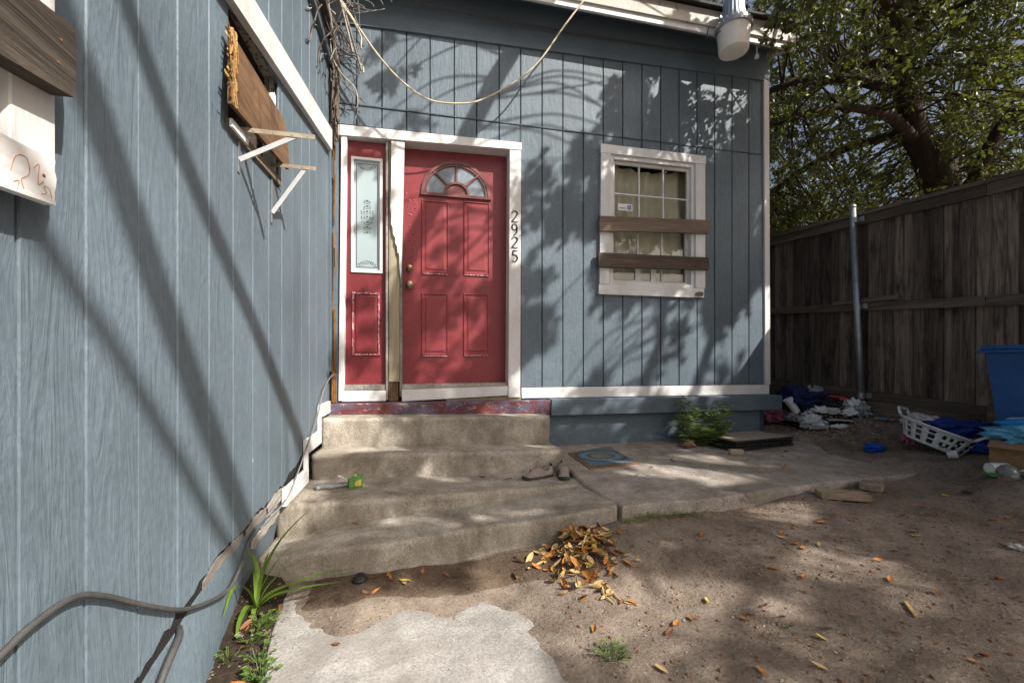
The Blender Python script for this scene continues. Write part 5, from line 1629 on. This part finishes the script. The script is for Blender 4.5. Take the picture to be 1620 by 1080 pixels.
LIT = [
 (3.90, 4.10, .22, .20, .12, 'cloth_pink', 'cloth', 'patterned pink cloth at the foot of the house corner', 'cloth'),
 (4.12, 3.96, .34, .26, .13, 'cloth_navy', 'cloth', 'dark navy cloth under the foam cup', 'cloth'),
 (4.20, 4.15, .20, .16, .16, 'cloth_navy', 'jacket', 'dark blue jacket bunched behind the foam cup', 'clothing'),
 (4.28, 3.98, .28, .12, .06, 'cardboard_grey', 'cardboard_flap', 'bent grey-brown cardboard flap on top of the trash heap', 'cardboard'),
 (4.00, 3.68, .20, .17, .10, 'bag_white', 'plastic_bag', 'crumpled white plastic bag at the front of the trash heap', 'bag'),
 (4.38, 4.02, .20, .16, .13, 'bag_clear', 'plastic_bag', 'translucent plastic bag standing high on the trash heap', 'bag'),
 (4.33, 3.78, .20, .17, .09, 'cloth_dark', 'cloth', 'dark patterned cloth in the middle of the trash heap', 'cloth'),
 (4.19, 3.55, .16, .13, .01, 'paper_grey', 'leaflet', 'flat printed leaflet lying in front of the trash heap', 'paper'),
 (4.44, 3.78, .20, .13, .06, 'paper', 'paper_sheet', 'crumpled white paper beside the red packet', 'paper'),
 (4.46, 3.62, .13, .11, .09, 'paper', 'paper_plate', 'folded white paper plate near the pipe post', 'plate'),
 (4.15, 3.75, .12, .09, .05, 'paper', 'napkin', 'white napkin between the white bag and the dark cloth', 'napkin'),
 (4.24, 3.66, .10, .08, .05, 'bag_white', 'wrapper', 'small white wrapper behind the leaflet', 'wrapper'),
 (4.42, 3.50, .12, .09, .08, 'bag_clear', 'plastic_cup', 'crushed clear plastic cup at the base of the pipe post', 'cup'),
 (4.46, 4.12, .12, .10, .05, 'gold_wrap', 'paper_bag', 'torn brown paper bag behind the translucent bag', 'bag'),
 (3.98, 3.90, .14, .10, .06, 'bag_clear', 'plastic_wrap', 'grey plastic wrap below the pink cloth', 'wrap'),
 (4.10, 3.48, .10, .05, .03, 'foam_cup', 'napkin', 'rolled white napkin on the dirt before the leaflet', 'napkin'),
 (4.32, 3.55, .09, .06, .05, 'paper', 'wrapper', 'white wrapper between leaflet and paper plate', 'wrapper'),
 (4.05, 3.78, .11, .08, .06, 'paper_grey', 'paper_scrap', 'grey paper scrap tucked behind the white bag', 'paper'),
]
for i, (x, y_, sx, sy, h, mt, nm, lab, cat) in enumerate(LIT):
    crumple(hp(x, y_, .006), sx * 1.25, sy * 1.25, h * 1.35, rnd.uniform(0, 6.28), mt, nm, lab, cat, n=12, seed=i * 2.3 + 1, lift=h * .4, freq=8)
rp = empty('red_packet', hp(4.45, 3.86, .08), 'bright red packet lying on the trash heap by the fence', 'packet')
put('sleeve', xf(bx(-.09, .09, -.032, .032, 0, .022, .006), TR(hp(4.38, 3.74, .12), rz=R(-62), ry=R(8))), 'red_plastic', rp)
put('flap', xf(bx(.091, .115, -.028, .028, .004, .010), TR(hp(4.38, 3.74, .12), rz=R(-62), ry=R(8))), 'red_plastic', rp)
bottle(hp(4.36, 3.36, .0), R(-50), 'crushed blue-labelled water bottle at the right end of the trash heap', seed=3)
b2 = [o for o in col.objects if o.name.startswith('plastic_bottle')][-1]
put('label_band', xf(crushed(lathe([(.0320, .055), (.0320, .10)], 16, (False, False)), 3), Matrix.Translation(Vector(hp(4.36, 3.36, .0)) + Vector((0, 0, .020))) @ Matrix.Rotation(R(-50), 4, 'Z') @ Matrix.Rotation(R(90), 4, 'Y') @ Matrix.Rotation(R(90), 4, 'Z')), 'bottle_blue', b2)
# toy-like plastic bits
br_ = empty('small_bottle', hp(4.40, 4.22, .08), 'small cream bottle upright at the back of the trash heap', 'bottle')
put('body', xf(lathe([(.020, 0), (.024, .006), (.024, .05), (.010, .07), (.010, .085)], 14), TR(hp(4.36, 4.05, .10))), 'leaf_tan', br_, smooth=True)
put('cap', xf(lathe([(.012, .085), (.012, .102)], 12), TR(hp(4.36, 4.05, .10))), 'rust_metal', br_)

# laundry basket with clothes
bk = empty('laundry_basket', gp(4.15, 2.72), 'broken white laundry basket tipped over beside the fence', 'basket')
BM = TR((4.14, 2.70, G(4.14, 2.70) + .0), rz=R(96)) @ Matrix.Translation((0, 0, .11)) @ Matrix.Rotation(R(12), 4, 'X') @ Matrix.Rotation(R(-17), 4, 'Y') @ Matrix.Scale(.9, 4) @ Matrix.Translation((0, 0, -.09))
NS, NH = 64, 14
def bpt(k, j):
    a = 2 * math.pi * k / NS
    t = j / NH
    rx = .215 + .075 * t; ry = .13 + .065 * t
    sag = 1 - .22 * t * max(0, math.cos(a - 5.0))
    z = .02 + .17 * t * sag
    return Vector((rx * math.cos(a), ry * math.sin(a), z))
V = [bpt(k, j) for j in range(NH + 1) for k in range(NS)]
F = []
for j in range(NH):
    for k in range(NS):
        hole = (k % 4 in (1, 2)) and (j in (2, 3, 4) or j in (6, 7, 8) or j in (10, 11)) if not (20 < k < 26) else (j in (3, 4, 5, 8, 9, 10) and k % 2)
        if not hole:
            F.append((j * NS + k, j * NS + (k + 1) % NS, (j + 1) * NS + (k + 1) % NS, (j + 1) * NS + k))
o = put('tub', xf((V, F), BM), 'white_plastic', bk, smooth=True)
md = o.modifiers.new('thickness', 'SOLIDIFY'); md.thickness = .004
o = put('base', xf(([bpt(k, 0) for k in range(NS)], [tuple(range(NS))]), BM), 'white_plastic', bk)
rim = [bpt(k, NH) * 1.0 + Vector((bpt(k, NH).x * .06, bpt(k, NH).y * .06, 0)) for k in range(NS)]
V, F = [], []
for k, p in enumerate(rim):
    i_ = bpt(k, NH)
    V += [i_ + Vector((0, 0, .0)), i_ + Vector((0, 0, .010)), p + Vector((0, 0, .008)), p + Vector((0, 0, -.010))]
for k in range(NS):
    for s in range(4):
        F.append((4 * k + s, 4 * k + (s + 1) % 4, 4 * ((k + 1) % NS) + (s + 1) % 4, 4 * ((k + 1) % NS) + s))
put('rim', xf((V, F), BM), 'white_plastic', bk, smooth=True)
for sgn in (-1, 1):
    hnd = tube(smoothline([BM @ Vector((sgn * .29, -.07, .195)), BM @ Vector((sgn * .335, -.06, .25)), BM @ Vector((sgn * .345, 0, .252)), BM @ Vector((sgn * .335, .06, .25)), BM @ Vector((sgn * .29, .07, .195))]), .011, 8)
    put('handle', hnd, 'white_plastic', bk, smooth=True)
def heap_cloth(c, rx, ry, rz_, mat, label, seed, name='clothing', rough=.5):
    V, F = blob(c, rx, ry, rz_, rough, seed, 4, 4.5, floor=None)
    o = put(name, (V, F), mat, smooth=True)
    return tag(o, label, 'clothing')
gb = G(4.15, 2.7)
heap_cloth((4.20, 2.60, gb + .21), .13, .19, .065, 'cloth_blue', 'deep blue garment heaped over the laundry basket', 2)
heap_cloth((4.20, 2.36, gb + .09), .08, .12, .08, 'cloth_blue', 'deep blue garment end hanging out of the basket onto the ground', 5)
heap_cloth((4.18, 2.82, gb + .23), .09, .11, .06, 'cloth_pale', 'pale grey garment bundled in the basket', 8)
heap_cloth((4.16, 2.66, gb + .08), .12, .15, .05, 'cloth_teal', 'dark teal cloth inside the basket seen through its holes', 9)
heap_cloth((4.10, 2.86, gb + .09), .06, .05, .05, 'cloth_pink', 'reddish cloth inside the end of the basket', 11)
lid = empty('white_cup', gp(3.93, 2.48), 'small white plastic tub lying before the laundry basket', 'tub')
put('body', xf(lathe([(.026, 0), (.032, .05), (.034, .052), (.030, .050), (.024, .004)], 18, (True, True)), TR(gp(3.93, 2.48, .03), rx=R(75), rz=R(40))), 'white_plastic', lid, smooth=True)
put('rim', xf(lathe([(.034, .048), (.0365, .051), (.034, .054)], 18, (False, False)), TR(gp(3.93, 2.48, .03), rx=R(75), rz=R(40))), 'white_plastic', lid)

# recycling bin
bn = empty('recycling_bin', gp(4.22, 2.08), 'blue wheeled recycling bin standing against the fence', 'bin')
zb0 = G(4.22, 2.08)
def taper(x0, x1, y0, y1, z0, z1, k): 
    cx_, cy_ = (x0 + x1) / 2, (y0 + y1) / 2
    def q(x, y, z, s): return (cx_ + (x - cx_) * s, cy_ + (y - cy_) * s, z)
    return hexa([q(x0, y0, z0, k), q(x1, y0, z0, k), q(x1, y1, z0, k), q(x0, y1, z0, k), q(x0, y0, z1, 1), q(x1, y0, z1, 1), q(x1, y1, z1, 1), q(x0, y1, z1, 1)])
put('body', taper(3.98, 4.46, 1.86, 2.285, zb0 + .02, zb0 + .76, .74), 'bin_blue', bn)
put('rim', join(bx(3.945, 4.50, 1.82, 2.325, zb0 + .742, zb0 + .762, .004), bx(3.96, 4.48, 1.84, 2.305, zb0 + .763, zb0 + .795, .006)), 'bin_blue', bn)
put('lid', join(xf(bx(-.02, .02, -.24, .24, 0, .50, .015), TR((4.44, 2.08, zb0 + .80), ry=R(6))), xf(bx(-.05, -.02, -.20, .20, .06, .44, .01), TR((4.44, 2.08, zb0 + .80), ry=R(6)))), 'bin_blue', bn)
for yy in (1.86, 2.30):
    put('wheel', xf(lathe([(.03, -.02), (.09, -.02), (.095, 0), (.09, .02), (.03, .02)], 18), TR((4.42, yy, zb0 + .095), rx=R(90))), 'black_plastic', bn)
put('handle', tube([(4.50, 1.90, zb0 + .72), (4.53, 1.92, zb0 + .72), (4.53, 2.24, zb0 + .72), (4.50, 2.26, zb0 + .72)], .014, 8), 'bin_blue', bn)

# cardboard box, light blue bag, wipes packet, can, green cloth, clear dome
z1 = G(3.92, 2.08)
cb = empty('cardboard_box', (3.92, 2.05, z1), 'open cardboard box under the light blue bag by the recycling bin', 'box')
BX = TR((3.90, 1.98, z1 - .005), rz=R(10))
put('side', xf(bx(-.13, .13, .166, .172, 0, .17), BX), 'cardboard', cb)
put('side', xf(bx(-.136, -.1305, -.172, .172, 0, .17), BX), 'cardboard', cb)
put('side', xf(bx(.1305, .136, -.172, .172, 0, .17), BX), 'cardboard', cb)
put('side', xf(bx(-.13, .13, -.172, -.166, 0, .17), BX), 'cardboard', cb)
put('flap', xf(hexa([(-.200, -.16, .13), (-.132, -.16, .171), (-.132, .16, .171), (-.200, .16, .13), (-.202, -.16, .134), (-.133, -.16, .175), (-.133, .16, .175), (-.202, .16, .134)]), BX), 'cardboard', cb)
tag(put('blue_bag', blob((3.89, 2.00, z1 + .205), .155, .19, .060, .55, 4, 4, 5), 'bag_blue', smooth=True), 'light blue plastic bag draped over the cardboard box', 'bag')
wpk = empty('wipes_packet', (3.93, 2.06, z1 + .26), 'blue wipes packet on top of the light blue bag', 'packet')
put('pouch', xf(blob((0, 0, .02), .085, .13, .032, .25, 6, 3, 3), TR((3.93, 2.06, z1 + .262), rz=R(20), rx=R(-10))), 'wipes_blue', wpk, smooth=True)
put('label_print', xf(bx(-.04, .04, -.03, .06, .052, .054), TR((3.93, 2.06, z1 + .262), rz=R(20), rx=R(-10))), 'paper', wpk)
put('label_print', xf(bx(-.02, .03, -.02, .03, .0545, .0555), TR((3.93, 2.06, z1 + .262), rz=R(20), rx=R(-10))), 'leaf_brown', wpk)
can = empty('tin_can', gp(3.78, 2.08), 'pale tin can lying on its side on the green cloth', 'can')
CMn = TR(gp(3.72, 2.06, .040), rz=R(-12), ry=R(90))
put('body', xf(lathe([(.030, -.075), (.034, -.073), (.034, .070), (.031, .075)], 24), CMn), 'foam_cup', can, smooth=False)
put('rim', xf(lathe([(.033, -.077), (.0355, -.074), (.033, -.071)], 24, (False, False)), CMn), 'can_silver', can)
put('rim', xf(lathe([(.033, .071), (.0355, .074), (.033, .077)], 24, (False, False)), CMn), 'can_silver', can)
crumple(gp(3.66, 2.05, .003), .16, .10, .03, R(15), 'cloth_green', 'green_cloth', 'bright green cloth under the tin can', 'cloth', n=10, seed=9)
dome = empty('plastic_dome', gp(3.56, 1.90), 'clear plastic cup with domed lid lying on the dirt', 'cup')
DM = TR(gp(3.56, 1.90, .045), rz=R(190), ry=R(78))
put('cup', xf(lathe([(.030, 0), (.045, .10), (.047, .105)], 24, (True, False)), DM), 'bottle_clear', dome, smooth=True)
put('dome_lid', xf(lathe([(.050, .104), (.050, .112), (.046, .125), (.032, .146), (.012, .154)], 24, (False, True)), DM), 'bottle_clear', dome, smooth=True)
fb = empty('food_tray', gp(3.62, 1.86), 'dark brown food tray next to the clear domed cup', 'tray')
put('tray', taper(3.62, 3.76, 1.80, 1.90, G(3.68, 1.85) - .002, G(3.68, 1.85) + .055, .8), 'tray_dark', fb)
put('tray_rim', frame_ring(3.61, 3.77, 0, .12, .012, 0, .006) if False else bx(3.61, 3.77, 1.79, 1.91, G(3.68, 1.85) + .056, G(3.68, 1.85) + .062, .002), 'white_plastic', fb)
crumple(gp(3.82, 1.98, .004), .14, .09, .02, .5, 'paper', 'food_wrapper', 'white and red food wrapper beside the tin can', 'wrapper', n=10, seed=13)
crumple(gp(3.36, 2.02, .002), .07, .04, .012, .2, 'cloth_dark', 'dark_scrap', 'small dark scrap on the dirt before the domed cup', 'scrap', n=8, seed=14)
crumple(gp(2.74, 1.46, .002), .06, .05, .02, .2, 'paper_grey', 'paper_scrap', 'pale crumpled paper scrap alone on the shaded dirt', 'paper', n=8, seed=15)
crumple(gp(.80, 2.10, .010), .035, .03, .015, .2, 'bag_blue', 'foil_wrapper', 'tiny blue foil wrapper in the heap of dry leaves', 'wrapper', n=8, seed=16)
crumple(gp(.80, 1.97, .012), .03, .02, .004, .1, 'paper', 'paper_scrap', 'tiny white paper scrap at the lower end of the leaf heap', 'paper', n=6, seed=17)
# brown paper bag behind the bushy weed
crumple((2.42, 3.50, SL + .002), .14, .08, .05, .3, 'cardboard', 'paper_bag', 'crumpled brown paper bag at the foot of the upright weed', 'bag', n=10, seed=21)
# sticks
for i, (x, y_, L, rz, lab) in enumerate(((1.87, 1.30, .075, 60, 'split piece of pale wood lying on the sunlit dirt'), (2.73, 1.20, .055, -20, 'thin white stick on the dirt far from the slab'))):
    tag(put('wood_chip', bar(gp(x - L / 2 * math.cos(R(rz)), y_ - L / 2 * math.sin(R(rz)), .008), gp(x + L / 2 * math.cos(R(rz)), y_ + L / 2 * math.sin(R(rz)), .008), .014 if i == 0 else .007, .008, rag=.002), 'leaf_tan' if i == 0 else 'paper'), lab, 'stick')
tag(put('root_loop', tube(smoothline([gp(.82, 1.70, .006), gp(.80, 1.76, .010), gp(.83, 1.82, .008), gp(.86, 1.72, .007), gp(.92, 1.68, .006)]), .0035, 6), 'leaf_tan'), 'pale curled root on the dirt below the leaf heap', 'root')

# ------------------------------------------------------------------ fallen leaves
def leafmesh(name, L, W, curl, mat):
    n = 4
    V, F = [], []
    for i in range(n + 1):
        t = i / n
        w = W * math.sin(math.pi * (.06 + .90 * t)) ** .8
        z = curl * L * (4 * (t - .5) ** 2)
        V += [(L * (t - .5), -w / 2, z + .30 * w), (L * (t - .5), 0, z), (L * (t - .5), w / 2, z + .30 * w)]
    for i in range(n):
        a = 3 * i
        F += [(a, a + 1, a + 4, a + 3), (a + 1, a + 2, a + 5, a + 4)]
    me = bpy.data.meshes.new(name)
    me.from_pydata(V, [], F)
    me.polygons.foreach_set('use_smooth', [True] * len(me.polygons))
    me.materials.append(M[mat])
    return me
LM = [leafmesh('fallen_leaf', L, L * w, c, mt) for mt in ('leaf_orange', 'leaf_tan', 'leaf_brown', 'leaf_yellow') for L, w, c in ((.055, .42, .10), (.042, .5, .16), (.065, .36, .06))]
def drop(x, y_, z, idx, label, group, tilt=.3):
    o = bpy.data.objects.new('fallen_leaf', LM[idx])
    o.location = (x, y_, z)
    o.rotation_euler = (rnd.gauss(0, tilt), rnd.gauss(0, tilt), rnd.uniform(0, 6.28))
    s = rnd.uniform(.6, 1.05) * (1.35 if 'heap' in label else 1.0)
    o.scale = (s, s, s)
    col.objects.link(o)
    tag(o, label.format(('orange', 'tan', 'brown', 'yellow')[idx // 3] + (' broad', ' small curled', ' narrow')[idx % 3]), 'leaf', group)
for k in range(240):
    a = rnd.random()
    x = rnd.gauss(.80, .095); y_ = rnd.gauss(2.07, .15)
    if y_ > 2.30: continue
    dz = .004 + .045 * rnd.random() * max(0, 1 - ((x - .8) / .15) ** 2 - ((y_ - 2.06) / .26) ** 2)
    drop(x, y_, G(x, y_) + dz + .004, rnd.choice((0, 1, 2, 2, 3, 4, 5, 5, 4, 3, 8, 9, 10, 5)), '{} dry leaf in the heap drifted below the lowest step', 'leaves heaped below the steps', .5)
def on_ground(x, y_):
    if -.60 < x < .50 and y_ < 2.0: return .013
    return G(x, y_)
n_ = 0
while n_ < 70:
    x, y_ = rnd.uniform(.6, 3.4), rnd.uniform(1.05, 2.2)
    if x > 1.2 and y_ > 2.05: continue
    drop(x, y_, G(x, y_) + .006, rnd.choice((0, 0, 1, 2, 6, 3, 7, 5, 9)), '{} dry leaf lying loose on the bare dirt', 'leaves scattered on the dirt', .2)
    n_ += 1
for k in range(14):
    x, y_ = rnd.uniform(-.25, .62), rnd.uniform(2.06, 2.22)
    drop(x, y_, G(x, y_) + .006, rnd.choice((0, 0, 9, 3, 6)), '{} dry leaf on the damp dirt along the lowest step', 'leaves along the lowest step', .2)
for k in range(9):
    x, y_ = rnd.uniform(1.5, 3.3), rnd.uniform(2.6, 3.2)
    drop(x, y_, SLZ(x, y_) + .006, rnd.choice((6, 6, 7, 2)), '{} dry leaf lying on the patio slab', 'leaves on the patio slab', .15)
for k in range(8):
    x, y_ = rnd.uniform(-.70, -.56), rnd.uniform(1.45, 2.1)
    drop(x, y_, soilz(x, y_) + .008, rnd.choice((0, 1, 6)), '{} dry leaf on the dark soil bed', 'leaves on the soil bed', .3)
for x, y_, z in ((.45, 3.02, .276), (.62, 2.93, .274), (-.33, 2.48, .20)):
    drop(x, y_, z + .006, 6, '{} dry leaf lying on the concrete steps', 'leaves on the steps', .1)
drop(-.30, 1.74, .017, 6, '{} leaf alone on the bare concrete walk', None, .1)

# leaf crumbs, twigs and pebbles nobody could count
def scatter(n, mat, name, size, area, zf, label, cat):
    V, F = [], []
    for _ in range(n):
        x, y_ = area()
        c = Vector((x, y_, zf(x, y_) + .002))
        s = size * rnd.uniform(.4, 1.3)
        a = rnd.uniform(0, 6.28)
        e = s * rnd.uniform(.3, .9)
        d1 = Vector((math.cos(a), math.sin(a), rnd.uniform(-.2, .2))) * s
        d2 = Vector((-math.sin(a), math.cos(a), rnd.uniform(-.2, .2))) * e
        k = len(V)
        V += [c + d1, c + d2, c - d1, c - d2, c + Vector((0, 0, s * .5))]
        F += [(k, k + 1, k + 4), (k + 1, k + 2, k + 4), (k + 2, k + 3, k + 4), (k + 3, k, k + 4)]
    tag(put(name, (V, F), mat, recalc=False), label, cat, kind='stuff')
def yard():
    while True:
        x, y_ = rnd.uniform(.6, 4.5), rnd.uniform(.9, 4.2)
        if y_ > 2.05 and x < 3.4: continue
        if y_ > 2.3 and x < 3.75: continue
        return x, y_
scatter(650, 'pebble', 'pebbles', .007, yard, G, 'pale grit scattered over the bare dirt', 'pebbles')
scatter(1300, 'leaf_brown', 'leaf_crumbs', .010, yard, G, 'brown leaf crumbs scattered over the bare dirt', 'crumbs')
scatter(420, 'gold_wrap', 'leaf_litter', .011, lambda: (rnd.uniform(1.15, 3.4), 2.28 + rnd.gauss(-.02, .05)), G, 'dry leaf litter along the slab edge', 'litter')
scatter(700, 'leaf_brown', 'heap_litter', .018, lambda: (rnd.gauss(4.15, .2), rnd.gauss(3.75, .3)), heapz, 'brown dead leaves between the trash by the fence', 'litter')
scatter(160, 'paper_grey', 'paper_crumbs', .014, lambda: (rnd.gauss(4.15, .2), rnd.gauss(3.7, .25)), heapz, 'small pale scraps strewn round the trash heap', 'scraps')
scatter(220, 'twig', 'soil_crumbs', .007, lambda: (rnd.uniform(-.75, -.52), rnd.uniform(1.1, 2.2)), soilz, 'clods and bits on the dark soil bed', 'crumbs')
scatter(200, 'leaf_brown', 'step_crumbs', .006, lambda: (rnd.uniform(-.1, .7), rnd.uniform(2.07, 2.26)), G, 'leaf bits along the foot of the lowest step', 'crumbs')
